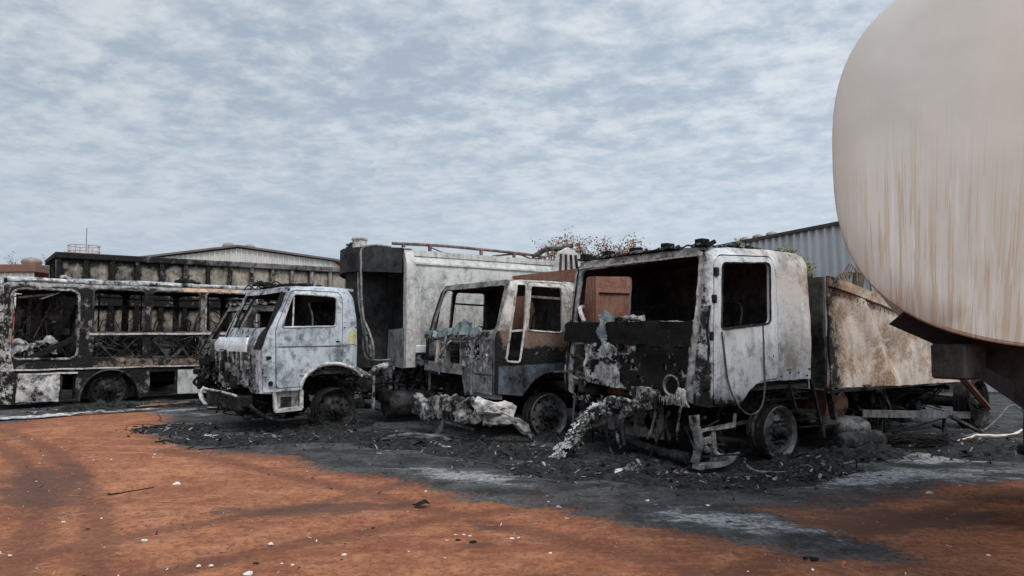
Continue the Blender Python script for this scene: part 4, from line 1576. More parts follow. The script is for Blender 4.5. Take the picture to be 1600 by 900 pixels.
# cargo box: dented steel, top edge sunk towards the rear
M['t1box'] = burnt('heated_box_steel', (.43, .36, .30), (.28, .22, .175), rust=.50, soot=.17, ash=.16, scale=.85, seed=4.4, rustc=(.33, .195, .11), bump=.9,
                   biases=[('soot', (1, 0, 0), 2.9, 2.35, .16), ('soot', (0, 0, 1), 1.0, .8, .06), ('rust', (0, 0, 1), 2.0, 2.3, .09), ('ash', (1, 0, 0), 2.6, 3.4, .05)])
box = MB()


def dent(a, b):
    d = .05 * NZ.noise(V((a * 1.3, b * 1.6, 2))) + .025 * NZ.noise(V((a * 4, b * 2.6, 5)))
    r = (a - 3.3) * .75 + (b - 1.6) * .5
    d += .045 * math.exp(-((r - .25) / .09) ** 2) - .04 * math.exp(-((r - .05) / .14) ** 2)
    return V((a, -.02 + d, b))


ztop = lambda a: 2.34 - .17 * (a - 2.36) - .012 * (a - 2.36) ** 2
outl = [(2.36, .86), (3.6, .83), (4.8, .81), (6.2, .80), (6.2, ztop(6.2)), (5.2, ztop(5.2)), (4.2, ztop(4.2)), (3.2, ztop(3.2)), (2.36, 2.34)]
box.sheet(outl, [], dent, (0, 1, 0), .03, .075, seed=4, jag=.008)
sd_ = box.build('cargo_box_side', 't1box', T1, 30)
mb = MB()
for i in range(9):
    a0, a1 = 2.36 + .42 * i, 2.36 + .42 * (i + 1)
    mb.bar(dent(a0, ztop(a0) - .07) + V((0, -.025, 0)), dent(a1, ztop(a1) - .07) + V((0, -.025, 0)), .045, .13)
for k in range(30):
    p = dent(2.4 + .12 * k, ztop(2.4 + .12 * k) - .19)
    mb.lathe([(.014, -.02), (.014, .01)], p, (0, 1, 0), 6)
mb.build('box_top_rail', 't1box', sd_)
mb = MB()
mb.sheet([(0.02, .84), (2.5, .84), (2.5, 2.32), (.02, 2.33)], [], lambda a, b: V((2.30 + .03 * NZ.noise(V((a * 2, b * 2, 1))), a, b)), (1, 0, 0), .05, .1, seed=9)
mb.build('cargo_box_front', 'soot_brown', T1, 30)
mb = MB()
mb.sheet([(2.36, .82), (6.2, .80), (6.2, 1.5), (2.36, 2.3)], [], lambda a, b: V((a, 2.5, b)), (0, -1, 0), .03, .15, seed=9)
mb.box(2.36, 6.2, .02, 2.48, .78, .82)
mb.build('cargo_box_floor', 'soot_brown', T1, 30)

# ================================================================== second truck (large open windscreen, blue-grey lower door)
T2 = thing('burnt_truck', 'middle burnt-out truck with a wide empty windscreen, rusty door band and blue-grey lower side', 'truck', (-.21, 10.6, 0), rot_of((.835, .55)), 'burnt-out trucks parked in a row')
M['t2side'] = burnt('t2_side', (.46, .42, .37), (.26, .24, .215), rust=.24, soot=.28, ash=.14, scale=1.4, seed=6.1, rustc=(.15, .072, .042),
                    biases=[('rust', (0, 0, 1), 1.22, 1.42, .30), ('rust', (0, 0, 1), 1.56, 1.66, -.30), ('soot', (0, 0, 1), 1.48, 1.22, .16), ('rust', (0, 0, 1), 1.42, 1.2, .06), ('soot', (1, 0, 0), .12, -.02, .14)])
M['t2low'] = burnt('t2_lower_blue', (.075, .09, .11), (.048, .057, .068), rust=.16, soot=.38, ash=.20, scale=1.6, seed=2.6, rustc=(.14, .09, .07))
M['t2front'] = burnt('t2_front', (.23, .222, .213), (.13, .127, .123), rust=.2, soot=.38, ash=.18, scale=2.0, seed=8.4, rustc=(.17, .09, .055), bump=.8)
S = dict(W=2.3, zt=2.37, rear=1.58, zb=.95, xf=lambda z: .0 if z < 1.5 else .0 + .29 * ((z - 1.5) / .87) ** 1.1,
         side=[(.0, .69), (.42, .655), (.50, .74), (.62, .87), (.80, .96), (1.0, .985), (1.54, 1.0), (1.58, 1.3), (1.57, 2.1), (1.50, 2.3), (1.40, 2.37), (.42, 2.37), (.30, 2.35), (.24, 2.25), (.0, 1.5)],
         holes=[roundp([(.135, 1.17), (.375, 1.15), (.46, 1.7), (.515, 2.30), (.34, 2.30), (.22, 1.7)], .05)],
         win=[roundp([(.50, 1.62), (1.15, 1.58), (1.16, 2.27), (.59, 2.28)], .06)],
         door=[(.41, 1.06), (1.26, 1.02), (1.27, 2.2), (1.22, 2.33), (.60, 2.335), (.535, 2.28), (.47, 1.7)], dc=(.85, 1.7),
         front=[(.03, .62), (.02, 1.5), (.07, 2.25), (.14, 2.35), (.22, 2.375), (2.08, 2.375), (2.16, 2.35), (2.23, 2.25), (2.28, 1.5), (2.27, .62), (2.2, .62), (2.16, .92), (1.05, .95), (.95, .62)],
         fholes=[roundp([(.13, 1.62), (2.17, 1.62), (2.10, 2.29), (.20, 2.29)], .07), roundp([(1.02, 1.1), (1.48, 1.1), (1.46, 1.42), (1.04, 1.42)], .03), [(.5, 1.12), (.8, 1.1), (.93, 1.2), (.9, 1.4), (.7, 1.36), (.52, 1.42)]],
         mats=['t2side', 'inside'], fmats=['t2front', 'inside'], wob=wobble(.010, 1.3, 6.0), itop=.08, rtop=.18, jag=.004, fjag=.008, crown=.7, cfr=.09, bwin=[roundp([(1.2, 1.65), (2.0, 1.65), (2.0, 2.2), (1.2, 2.2)], .05)],
         )
near, far, front = make_cab(T2, S)
wb = S['wob']
# lower skirt in blue-grey, set proud of the shell
mb = MB()
mb.sheet([(.03, .70), (.42, .665), (.50, .75), (.62, .88), (.80, .97), (1.0, .995), (1.5, 1.0), (1.5, 1.13), (.03, 1.10)], [], lambda a, b: near(a, b) + V((0, -.012, 0)), (0, 1, 0), .01, .07, jag=.003, seed=2)
mb.warp(wb)
mb.build('lower_side_panel', 't2low', T2, 30)
mb = MB()
mb.tube([near(a, b) + V((0, -.008, 0)) for a, b in resample(S['holes'][0], .06)], .017, 6, closed=True, jit=.2)
mb.bar(near(.18, 1.60) + V((0, .02, 0)), near(.44, 1.62) + V((0, .02, 0)), .03, .03)
mb.warp(wb)
mb.build('quarter_window_frame', 'paleedge', T2, 50)
mb = MB()
mb.bar(near(.56, 2.12) + V((0, .02, 0)), near(1.15, 2.10) + V((0, .02, 0)), .02, .035)
mb.build('window_rail', 'steel', T2)
# far side window bars seen through the windscreen
mb = MB()
mb.bar((.56, 2.26, 2.08), (1.2, 2.26, 2.06), .03, .03)
mb.bar((1.2, 2.25, 1.1), (1.2, 2.24, 2.3), .06, .05)
mb.build('far_window_bar', 'soot', T2)
# front details: ledge, strips, panels
mb = MB()
mb.bar((-.03, .06, 1.50), (-.03, 2.24, 1.50), .035, .03, seg=12)
mb.bar((-.02, .5, 1.46), (-.02, 1.7, 1.44), .02, .03, seg=8)
mb.bar((-.035, .95, 1.02), (-.035, 2.22, 1.03), .03, .16, seg=8)
mb.bar((-.03, .12, .82), (-.03, .62, .83), .03, .26)
mb.bar((-.03, .12, 1.08), (-.03, .62, 1.08), .025, .2)
mb.bar((-.02, 1.0, 1.06), (-.02, 1.0, 1.48), .03, .05)
mb.bar((-.02, 1.5, 1.06), (-.02, 1.52, 1.5), .03, .05)
mb.bar((-.04, .66, .65), (-.03, .64, 1.46), .03, .05)
mb.lathe([(.035, 0), (.03, .03)], (-.05, .36, .90), (1, 0, 0), 12)
mb.warp(wobble(.012, 3, 2))
mb.build('front_strips', 't2front', T2, 30)
mb = MB()
mb.bar((-.06, 1.74, 1.1), (-.05, 1.70, 1.47), .03, .06, seg=4)
mb.bar((-.05, 1.62, 1.3), (-.05, 1.3, 1.45), .02, .03)
mb.warp(wobble(.02, 4, 2))
mb.build('bare_bracket', 'palewood', T2)
mb = flakes(130, lambda g: (V((-.04, g.choice((g.gauss(.7, .14), g.gauss(1.65, .12), g.gauss(.3, .1))), g.gauss(1.25, .12))), (-1, 0, 0)), .015, .05, 7, .7)
kind(mb.build('burnt_trim_flakes', 'flakemix', T2), 'stuff')
mb = MB()
mb.bbox(.25, .95, .5, 1.9, .55, 1.3, .08)
greeble(mb, .02, .5, .3, 2.1, .35, 1.4, 70, 21)
mb.build('engine', 'black', T2, 40)
# melted windscreen draped over the ledge
mb = MB()


def drape(a, b):
    f = .03 * NZ.noise(V((a * 7, b * 4, 3))) + .025 * math.sin(a * 24 + 4 * b + 3 * NZ.noise(V((a * 3, b * 3, 0))))
    hump = .05 * math.exp(-((a - .85) / .25) ** 2)
    return V((-.065 + .10 * (b - 1.5) - f, a, 1.52 + (b - 1.5) * (1 + hump * 5) + hump * (b - 1.5) * 3 + .01 * math.sin(a * 31)))


mb.sheet([(.35, 1.53), (.3, 1.58), (.5, 1.63), (.75, 1.68), (.95, 1.69), (1.2, 1.64), (1.5, 1.62), (1.8, 1.59), (2.2, 1.60), (2.23, 1.55), (1.7, 1.49), (1.2, 1.53), (.7, 1.50)], [], drape, (1, 0, 0), .02, .035, jag=.02, seed=2)
mb.tube(curve([(-.06, 1.42, 1.55), (-.09, 1.40, 1.45), (-.08, 1.43, 1.33), (-.09, 1.41, 1.26)]), [.02] * 12 + [.012] * 7, 6, jit=.3)
mb.build('melted_windscreen', 'teal', T2, 30)
mb = MB()
mb.sheet([(.1, 1.50), (.1, 1.60), (.6, 1.58), (1.4, 1.60), (2.24, 1.57), (2.24, 1.50)], [], lambda a, b: V((-.045 + .02 * NZ.noise(V((a * 8, b * 8, 0))), a, b)), (1, 0, 0), .03, .05, jag=.02, seed=8)
mb.build('windscreen_ledge', 'ashflake', T2, 30)
# crumpled front bumper hanging low
M['bumpash'] = burnt('crumpled_bumper', (.30, .285, .265), (.16, .148, .138), rust=.28, soot=.47, ash=.26, scale=2.0, seed=73, bump=.6, sharp=.04, rustc=(.20, .12, .08))
mb = crumpled_beam([(-.28, 2.0, .46), (-.34, 1.80, .42), (-.36, 1.5, .37), (-.33, 1.20, .45)], .14, .32, 3, .032, .045)
mb.build('bumper_end', 'bumpash', T2, 20)
mb = MB()
mb.bbox(-.30, -.18, .55, 1.6, .36, .56, .02)
mb.bar((-.29, .6, .32), (-.28, 1.6, .32), .04, .05)
mb.build('bumper_core', 'soot_brown', T2, 30)
mb = crumpled_beam([(-.34, 1.02, .46), (-.39, .75, .50), (-.41, .45, .48), (-.40, .15, .49), (-.34, -.06, .52)], .18, .33, 9, .030, .045, 18)
mb.build('melted_bumper', 'bumpash', T2, 20)
mb = crumpled_beam([(-.36, -.02, .56), (-.20, -.17, .55), (.04, -.20, .50), (.12, -.2, .47)], .14, .20, 14, .02, .06)
mb.build('bumper_corner', 'paleedge', T2, 20)
mb = crumpled_beam([(-.28, -.06, .37), (-.02, -.19, .36), (.20, -.21, .31), (.36, -.22, .19), (.50, -.23, .03)], .13, .16, 19, .022, .05, taper=lambda t_: 1 - .6 * max(0, t_ - .4))
mb.build('bumper_tail', 'bumpash', T2, 20)
mb = MB()
mb.sheet([(.90, .12), (1.08, .03), (1.14, .05), (.96, .22), (.92, .40), (.88, .3)], [], lambda a, b: V((-.42 + .1 * b, a, b)), (1, 0, 0), .012, .04, seed=3)
mb.tube([(-.36, 1.0, .25), (-.34, .1, .22)], .02, 6)
mb.build('hanging_strip', 'steel', T2)
mb = MB()
greeble(mb, .1, 2.4, .3, 2.1, .25, .8, 90, 25)
mb.tube([(.96, .2, .33), (.96, 2.1, .33)], .06, 10)
mb.build('running_gear', 'black', T2, 40)
chassis(T2, .0, 7.2, .72, 1.55, .66, .24, cross=6, seed=2)
make_wheel(T2, .97, .07, .33, -1, .33, 110, 12)
make_wheel(T2, .97, 2.23, .33, 1, .33, 30, 13)
make_wheel(T2, 5.6, .15, .36, -1, .36, 30, 14, 'soot')
make_wheel(T2, 5.6, 2.15, .36, 1, .36, 0, 15, 'soot')
steering(T2, (.5, 1.6, 1.55), .22, R(35))
seat_frame(T2, 1.05, 1.65, 1.2)
seat_frame(T2, 1.05, .6, 1.2)
# rust-red box body behind the cab
mb = MB()
M['t2box'] = burnt('rust_red_panels', (.23, .12, .08), (.19, .10, .07), rust=.62, soot=.20, ash=.10, scale=1.1, seed=9.9, rustc=(.24, .085, .05), bump=.6)
mb.sheet([(1.78, .95), (6.3, .95), (6.3, 2.62), (1.78, 2.62)], [], lambda a, b: V((a, .0 + .03 * NZ.noise(V((a * 1.2, b * 1.4, 4))), b)), (0, 1, 0), .04, .14, seed=4)
mb.sheet([(1.78, .95), (6.3, .95), (6.3, 2.62), (1.78, 2.62)], [], lambda a, b: V((a, 2.3, b)), (0, -1, 0), .04, .25, seed=4)
mb.sheet([(.04, .95), (2.26, .95), (2.26, 2.62), (.04, 2.62)], [], lambda a, b: V((1.78 + .02 * NZ.noise(V((a * 2, b, 4))), a, b)), (1, 0, 0), .04, .14, seed=5)
mb.sheet([(.05, 1.84), (2.25, 1.84), (2.25, 6.28), (.05, 6.28)], [], lambda a, b: V((b, a, 2.60)), (0, 0, -1), .03, .3, seed=5)
mb.box(1.84, 6.28, .06, 2.25, .90, .945)
for z in (2.25, 1.62):
    mb.bar((1.79, -.02, z), (6.29, -.02, z), .03, .06, seg=6)
for a in (1.82, 2.6, 3.3, 4.3, 5.3, 6.26):
    mb.bar((a, -.03, .96), (a, -.03, 2.6), .05, .05, up=(1, 0, 0))
mb.build('box_body', 't2box', T2, 30)

# ================================================================== third truck: white cab with a waste compactor body
T3 = thing('garbage_truck', 'burnt-out garbage truck with a scorched white cab and a tall pale compactor body', 'truck', (-3.80, 11.34, 0), rot_of((.8, .6)), 'burnt-out trucks parked in a row')
M['t3side'] = burnt('t3_white', (.40, .42, .435), (.22, .24, .26), rust=.13, soot=.28, ash=.22, scale=1.5, seed=3.7, rustc=(.24, .13, .07),
                    biases=[('rust', (.6, 0, .8), 2.45, 2.75, .18), ('soot', (1, 0, 0), .12, -.04, .12), ('ash', (0, 0, 1), 1.5, 1.8, .05)])
M['t3front'] = burnt('t3_front', (.52, .53, .54), (.30, .31, .32), rust=.08, soot=.48, ash=.24, scale=2.2, seed=7.7, bump=.7)
S = dict(W=2.35, zt=2.31, rear=1.56, zb=.9,
         xf=lambda z: -.02 if z < 1.3 else (-.02 + .10 * (z - 1.3) / .3 if z < 1.6 else .08 + .30 * ((z - 1.6) / .71)),
         side=[(.0, .66), (.56, .68), (.60, .80), (.70, .93), (.84, 1.02), (1.05, 1.06), (1.28, 1.03), (1.48, .95), (1.58, .88), (1.56, 1.4), (1.53, 1.8), (1.46, 2.15), (1.38, 2.29), (1.25, 2.31), (.55, 2.31), (.44, 2.29), (.37, 2.2), (.08, 1.6), (-.02, 1.3)],
         holes=[], win=[roundp([(.25, 1.66), (1.14, 1.69), (1.16, 2.13), (1.12, 2.17), (.47, 2.19), (.41, 2.13)], .05)],
         door=[(.19, .72), (.58, .74), (.63, .86), (.72, .98), (.86, 1.065), (1.05, 1.10), (1.25, 1.075), (1.25, 2.16), (1.2, 2.24), (.46, 2.245), (.38, 2.16), (.17, 1.62)], dc=(.7, 1.5),
         front=[(.02, .64), (.02, 1.5), (.10, 2.2), (.2, 2.30), (2.15, 2.30), (2.25, 2.2), (2.33, 1.5), (2.33, .64), (1.9, .62), (1.7, .70), (.7, .70), (.5, .62)],
         fholes=[roundp([(.13, 1.66), (2.22, 1.66), (2.13, 2.23), (.22, 2.23)], .08), [(.62, .98), (1.72, .98), (1.74, 1.24), (.60, 1.24)]],
         mats=['t3side', 'inside'], fmats=['t3front', 'inside'], wob=wobble(.009, 1.2, 9.0), itop=.09, rtop=.2, jag=.003, fjag=.006, crown=1.2, ifr=.07, cfr=.14,
         bwin=[roundp([(.5, 1.68), (1.85, 1.68), (1.85, 2.14), (.5, 2.14)], .06)])
near, far, front = make_cab(T3, S)
wb = S['wob']
mb = MB()
mb.tube([near(.435, 1.67) + V((0, .015, 0)), near(.455, 2.18) + V((0, .015, 0))], .014, 6)
mb.build('quarter_window_bar', 'paleedge', T3)
mb = MB()
mb.bar(near(.2, 1.36) + V((0, -.004, 0)), near(1.24, 1.365) + V((0, -.004, 0)), .012, .014, seg=8)
mb.bar(near(1.27, 1.365) + V((0, -.004, 0)), near(1.54, 1.37) + V((0, -.004, 0)), .012, .014, seg=3)
mb.bar(near(1.28, 1.665) + V((0, -.004, 0)), near(1.53, 1.67) + V((0, -.004, 0)), .012, .014, seg=3)
mb.bar(near(.02, .90) + V((0, -.004, 0)), near(.62, .90) + V((0, -.004, 0)), .012, .014, seg=4)
mb.warp(wb)
mb.build('body_creases', 'soot', T3)
mb = MB()
mb.bbox(.03, .11, -.02, .02, 1.17, 1.22, .012)
mb.lathe([(.04, -.012), (.035, -.02), (0, -.02)], near(.1, .80), (0, 1, 0), 12)
mb.bbox(1.14, 1.22, -.035, .0, 1.42, 1.45, .01)
mb.build('door_fittings', 'black', T3, 40)
arch = curve([(.56, .69, 0), (.60, .82, 0), (.71, .95, 0), (.86, 1.04, 0), (1.05, 1.08, 0), (1.28, 1.055, 0), (1.48, .98, 0), (1.62, .86, 0)], 4)
mb = MB()
mb.tube([V((p.x, -.03, p.y)) + nv((p.x, 0, p.y), 6) * .012 for p in arch], .028, 8, jit=.25)
for i in range(len(arch) - 1):
    a, b = arch[i], arch[i + 1]
    mb.add([(a.x, -.045, a.y), (b.x, -.045, b.y), (b.x, .22, b.y - .01), (a.x, .22, a.y - .01)], [(0, 1, 2, 3)])
mb.build('wheel_arch_lip', 'paleedge', T3, 50)
mb = MB()
mb.tube(curve([(1.45, -.02, 1.02), (1.65, -.02, .90), (1.78, 0, .88), (1.9, .02, .98), (2.1, .03, 1.03)]), .045, 8, jit=.3)
mb.tube(curve([(1.82, -.02, 1.0), (1.84, -.03, .75), (1.83, -.02, .30)]), .022, 6, jit=.2)
mb.warp(wobble(.03, 4, 3))
mb.build('melted_mudguard', 'ashy', T3, 45)
mb = MB()
mb.sheet([(1.36, 1.40), (1.50, 1.39), (1.52, 1.56), (1.44, 1.64), (1.37, 1.56)], [], lambda a, b: near(a, b) + V((0, -.010, 0)), (0, 1, 0), .006, .03, jag=.02, seed=5)
mb.build('yellow_patch', burnt('yellow_paint', (.46, .40, .15), (.36, .34, .22), rust=.1, soot=.2, ash=.35, scale=4, seed=83), T3)
# step box below the door
mb = MB()
mb.bar((.16, .02, .66), (.20, .02, .37), .05, .05)
mb.bar((.19, .02, .37), (.60, .02, .39), .12, .05, seg=3)
mb.bar((.60, .02, .39), (.60, .02, .68), .05, .05)
mb.box(.2, .6, .14, .16, .40, .68)
mb.warp(wobble(.012, 5, 3))
mb.build('cab_step', 'paleedge', T3)
# hood flap, grille remains, front corner
mb = MB()
mb.sheet([(.55, 1.28), (2.28, 1.26), (2.26, 1.40), (2.18, 1.50), (.62, 1.50), (.54, 1.40)], [], lambda a, b: V((-.13 + .55 * max(0, b - 1.39) + .02 * NZ.noise(V((a * 3, b * 3, 2))), a, b)), (1, 0, 0), .03, .06, jag=.008, seed=5)
mb.build('hood_flap', burnt('hood_white', (.56, .57, .585), (.46, .47, .485), rust=.02, soot=.10, ash=.25, scale=2, seed=1.9), T3, 30)
mb = MB()
mb.sheet([(.52, .74), (2.26, .74), (2.28, 1.24), (.52, 1.26)], [], lambda a, b: V((-.09 + .02 * math.sin(a * 18) + .03 * NZ.noise(V((a * 3, b * 4, 2))), a, b)), (1, 0, 0), .025, .045, jag=.02, seed=15,
         tear=lambda a, b: NZ.noise(V((a * 3.5, b * 3.2, 6))) + .5 * NZ.noise(V((a * 9, b * 9, 3))) > .33)
mb.build('grille_skin', burnt('grille_t3', (.40, .395, .385), (.28, .275, .27), rust=.1, soot=.56, ash=.34, scale=3.2, seed=21, bump=.8), T3, 30)
for k in range(7):
    y = .75 + .24 * k
    mb = MB()
    mb.bar((-.10, y, .98), (-.12, y + .01, 1.27), .03, .03, seg=3)
    mb.warp(wobble(.02, 4, 3))
    mb.build('grille_bar', 'ashy', T3)
mb = MB()
greeble(mb, -.05, .3, .3, 2.1, .45, 1.3, 60, 31)
mb.bbox(.2, 1.0, .6, 1.8, .5, 1.1, .08)
mb.build('engine', 'black', T3, 40)
mb = MB()
mb.sheet([(.06, 1.32), (.46, 1.32), (.42, 1.5), (.30, 1.64), (.20, 1.66), (.26, 2.24), (.12, 2.22), (.07, 1.64)], [], lambda a, b: front(a, b) + V((-.018, 0, 0)), (1, 0, 0), .012, .05, jag=.012, seed=3)
mb.build('charred_corner', 'black', T3, 30)
mb = MB()
for (y0, z0, y1, z1) in ((1.5, 1.68, 1.75, 1.95), (.8, 1.68, .75, 1.72)):
    mb.tube(curve([(.08, y0, z0), (.06, (y0 + y1) / 2, (z0 + z1) / 2 + .05), (.20, y1, z1)], 4), .012, 5)
mb.bar((.05, 1.55, 1.66), (.33, 1.50, 2.22), .05, .04)
mb.build('wiper_arm', 'black', T3)
# bumper
mb = MB()
mb.bbox(-.22, -.10, .55, 2.42, .33, .58, .025)
mb.bbox(-.235, -.20, 1.35, 1.6, .41, .50, .01)
mb.build('front_bumper', 'soot', T3, 30)
mb = crumpled_tube([(-.25, 2.44, .62), (-.30, 2.46, .5), (-.26, 2.42, .36), (-.2, 2.35, .30)], .035, 5, amp=.4, k=4)
mb.tube(curve([(-.25, 2.42, .59), (-.245, 1.6, .60), (-.235, .6, .59)], 10), .02, 6, jit=.4)
mb.build('bumper_trim', 'paleedge', T3, 45)
mb = MB()
mb.tube(curve([(-.1, .35, .45), (.1, .25, .28), (.3, .1, .22), (.62, .0, .24)]), .028, 7, jit=.2)
mb.tube([(.5, .02, .235), (.68, -.01, .24)], .04, 8)
greeble(mb, -.15, .9, .2, 2.2, .18, .5, 60, 35, .8)
mb.build('steering_linkage', 'soot', T3, 40)
chassis(T3, .0, 7.0, .75, 1.58, .66, .24, cross=6, seed=3)
make_wheel(T3, 1.20, .05, .335, -1, .33, 60, 22, 'soot', holes=8)
make_wheel(T3, 1.20, 2.3, .335, 1, .33, 20, 23, 'soot')
make_wheel(T3, 5.2, .12, .36, -1, .36, 20, 24, 'soot')
make_wheel(T3, 5.2, 2.22, .36, 1, .36, 0, 25, 'soot')
mb = MB()
mb.tube([(1.2, .2, .33), (1.2, 2.2, .33)], .06, 10)
greeble(mb, .7, 1.9, .15, 1.2, .35, 1.0, 50, 38, .8)
greeble(mb, 1.9, 6, .3, 1.8, .25, .8, 60, 39)
mb.build('running_gear', 'black', T3, 40)
mb = MB()
mb.lathe([(0, -.5), (.2, -.5), (.24, -.46), (.24, .46), (.2, .5), (0, .5)], (2.75, .35, .32), (1, 0, 0), 18)
mb.build('fuel_tank', 'soot', T3, 40)
steering(T3, (.55, 1.7, 1.55), .21, R(35))
seat_frame(T3, 1.15, 1.7, 1.15)
seat_frame(T3, 1.15, .6, 1.15)
mb = crust(lambda a, b: (a, b, 2.36), [(.45, .2), (1.0, .25), (1.1, 1.3), (.9, 2.1), (.45, 2.15)], .09, .12, 14, .02)
for k in range(5):
    y = .5 + .35 * k
    mb.tube(curve([(.45, y, 2.35), (.35, y + .1, 2.42), (.28, y + .12, 2.33)], 3), .01, 5)
mb.build('roof_crust', 'black', T3, 30)

# compactor body
M['white_box'] = burnt('compactor_white', (.44, .425, .395), (.32, .315, .30), rust=.10, soot=.15, ash=.14, scale=1.0, seed=5.5, rustc=(.24, .19, .13), sharp=.08,
                       biases=[('ash', (0, 0, 1), 2.1, 2.4, .06), ('soot', (0, 0, 1), 1.35, 1.0, .06)])
cb = MB()


def cside(a, b):
    y = .0 if b < 2.78 else .16 * (b - 2.78) / .27
    return V((a, y + .012 * NZ.noise(V((a, b, 3))), b))


cb.sheet([(2.62, 1.36), (6.2, 1.36), (6.2, 3.05), (2.62, 3.05)], [], cside, (0, 1, 0), .03, .1, seed=2)
cb.sheet([(2.5, 1.0), (6.2, 1.0), (6.2, 3.05), (2.5, 3.05)], [], lambda a, b: V((a, 2.35 - cside(a, b).y, b)), (0, -1, 0), .03, .2, seed=3)
cb.sheet([(2.45, .19), (6.2, .19), (6.2, 2.16), (2.45, 2.16)], [], lambda a, b: V((a, b, 3.045)), (0, 0, -1), .03, .25, seed=3)
bd = cb.build('compactor_body', 'white_box', T3, 30)
mb = MB()
mb.bar(cside(2.62, 2.80) + V((0, -.02, 0)), cside(6.2, 2.80) + V((0, -.02, 0)), .03, .03, seg=10)
mb.bar(cside(2.62, 2.99) + V((0, -.03, 0)), cside(6.2, 2.99) + V((0, -.03, 0)), .05, .10, seg=10)
mb.build('top_rail', 'white_box', bd)
mb = MB()
mb.sheet([(2.44, .98), (2.62, .98), (2.62, 3.08), (2.44, 3.08)], [], lambda a, b: V((a, -.03 + (.12 * max(0, b - 2.78) / .27), b)), (0, 1, 0), .12, .08, seed=5, jag=.004)
mb.build('corner_post', burnt('post_pale', (.44, .42, .385), (.33, .31, .29), rust=.12, soot=.22, ash=.2, scale=2, seed=15), bd, 30)
mb = MB()
mb.bbox(2.62, 6.2, -.02, .10, 1.22, 1.36, .015)
mb.build('light_strip', burnt('strip_white', (.56, .57, .57), (.5, .5, .5), rust=.02, soot=.06, ash=.1, scale=1, seed=16), bd)
mb = MB()
mb.bbox(2.64, 6.2, .01, .12, .99, 1.218, .015)
mb.box(2.5, 6.2, .13, 2.3, 1.0, 1.06)
mb.box(2.5, 6.2, .45, .50, .55, .99)
mb.box(2.4, 2.46, .5, 1.9, .45, .99)
mb.build('lower_sill', 'ashflake', bd)
# front of the body: bulged black hood over a dark recess


def bulge(y):
    return 2.46 - .62 * math.sin(max(0, min(1, y / 2.35)) * math.pi) ** .75


mb = MB()
mb.sheet([(.06, 2.62), (.06, 3.06), (2.3, 3.06), (2.3, 2.62)], [], lambda a, b: V((bulge(a) + .012 * NZ.noise(V((a * 3, b * 3, 0))), a, b + .06 * math.sin(a / 2.35 * math.pi))), (1, 0, 0), .03, .08, seed=6)
n0 = 24
top = [V((bulge(.06 + 2.24 * i / n0) + .02, .06 + 2.24 * i / n0, 3.05 + .06 * math.sin((.06 + 2.24 * i / n0) / 2.35 * math.pi))) for i in range(n0 + 1)]
mb.add(top + [V((2.6, p.y, 3.06)) for p in top], [(i, i + 1, n0 + 2 + i, n0 + 1 + i) for i in range(n0)])
bot = [V((p.x, p.y, 2.63 + .06 * math.sin(p.y / 2.35 * math.pi))) for p in top]
mb.add(bot + [V((2.6, p.y, 2.66)) for p in bot], [(i, n0 + 1 + i, n0 + 2 + i, i + 1) for i in range(n0)])
M['hoodblk'] = burnt('hood_black', (.035, .036, .038), (.022, .022, .024), rust=.06, soot=.45, ash=.05, scale=1.2, seed=17, bump=.25)
mb.build('front_hood', 'hoodblk', bd, 40)
mb = MB()
mb.sheet([(.95, .95), (2.28, .95), (2.28, 2.70), (.95, 2.70)], [], lambda a, b: V((bulge(a) + .12, a, b)), (1, 0, 0), .03, .1, seed=6)
mb.sheet([(2.0, .95), (2.6, .95), (2.6, 2.70), (2.0, 2.70)], [], lambda a, b: V((a, .95, b)), (0, 1, 0), .02, .12, seed=6)
mb.sheet([(.06, 1.0), (.95, 1.0), (.95, 2.68), (.06, 2.68)], [], lambda a, b: V((2.72, a, b)), (1, 0, 0), .03, .12, seed=6)
mb.build('front_recess', 'hoodblk', bd, 40)
mb = MB()
mb.sheet([(.05, .96), (.05, 1.66), (.62, 1.63), (.66, 1.0)], [], lambda a, b: V((2.43, a, b)), (1, 0, 0), .03, .07, seed=7, jag=.004)
mb.build('front_plate', burnt('front_plate_grey', (.20, .20, .20), (.14, .14, .14), rust=.08, soot=.34, ash=.16, scale=1.8, seed=18), bd, 30)
mb = MB()
for dy in (0, .11):
    mb.tube(curve([(2.3, .30 + dy, 3.10), (2.05, .55 + dy, 3.13), (1.93, .70 + dy, 3.06), (1.93, .72 + dy, 2.8), (1.95, .73 + dy, 2.2), (1.98, .68 + dy * .6, 1.75), (2.0, .60 + dy, 1.55)], 6), .022, 8)
mb.tube(curve([(2.0, .62, 1.60), (2.0, .75, 1.45), (2.02, .74, 1.22), (2.05, .6, 1.10), (2.06, .46, 1.14), (2.04, .44, 1.35), (2.0, .52, 1.6), (1.98, .66, 1.78)], 6), .02, 8)
mb.tube(curve([(2.0, .70, 1.60), (2.0, .62, 1.5), (2.02, .60, 1.25), (2.06, .52, 1.16)], 6), .02, 8)
mb.lathe([(.03, 0), (.045, .02), (.045, .1), (.06, .12), (.06, .2), (.04, .24), (.03, .34)], (2.05, .52, 1.15), (0, 0, 1), 10)
mb.tube(curve([(2.05, .6, 1.12), (2.1, .35, 1.10), (2.3, .2, 1.12)], 4), .012, 6)
mb.build('hydraulic_hoses', burnt('hose_pale', (.26, .25, .22), (.16, .15, .14), rust=.15, soot=.34, ash=.2, scale=5, seed=19), bd, 50)
mb = MB()
mb.lathe([(.14, 0), (.15, .02), (.13, .03), (.13, .16), (.15, .17), (.15, .2), (0, .2)], (2.12, 1.2, 3.12), (0, 0, 1), 16)
mb.build('vent_cap', 'paleedge', bd, 40)
mb = MB()
mb.bbox(2.15, 2.3, 1.62, 1.72, 3.1, 3.3, .01)
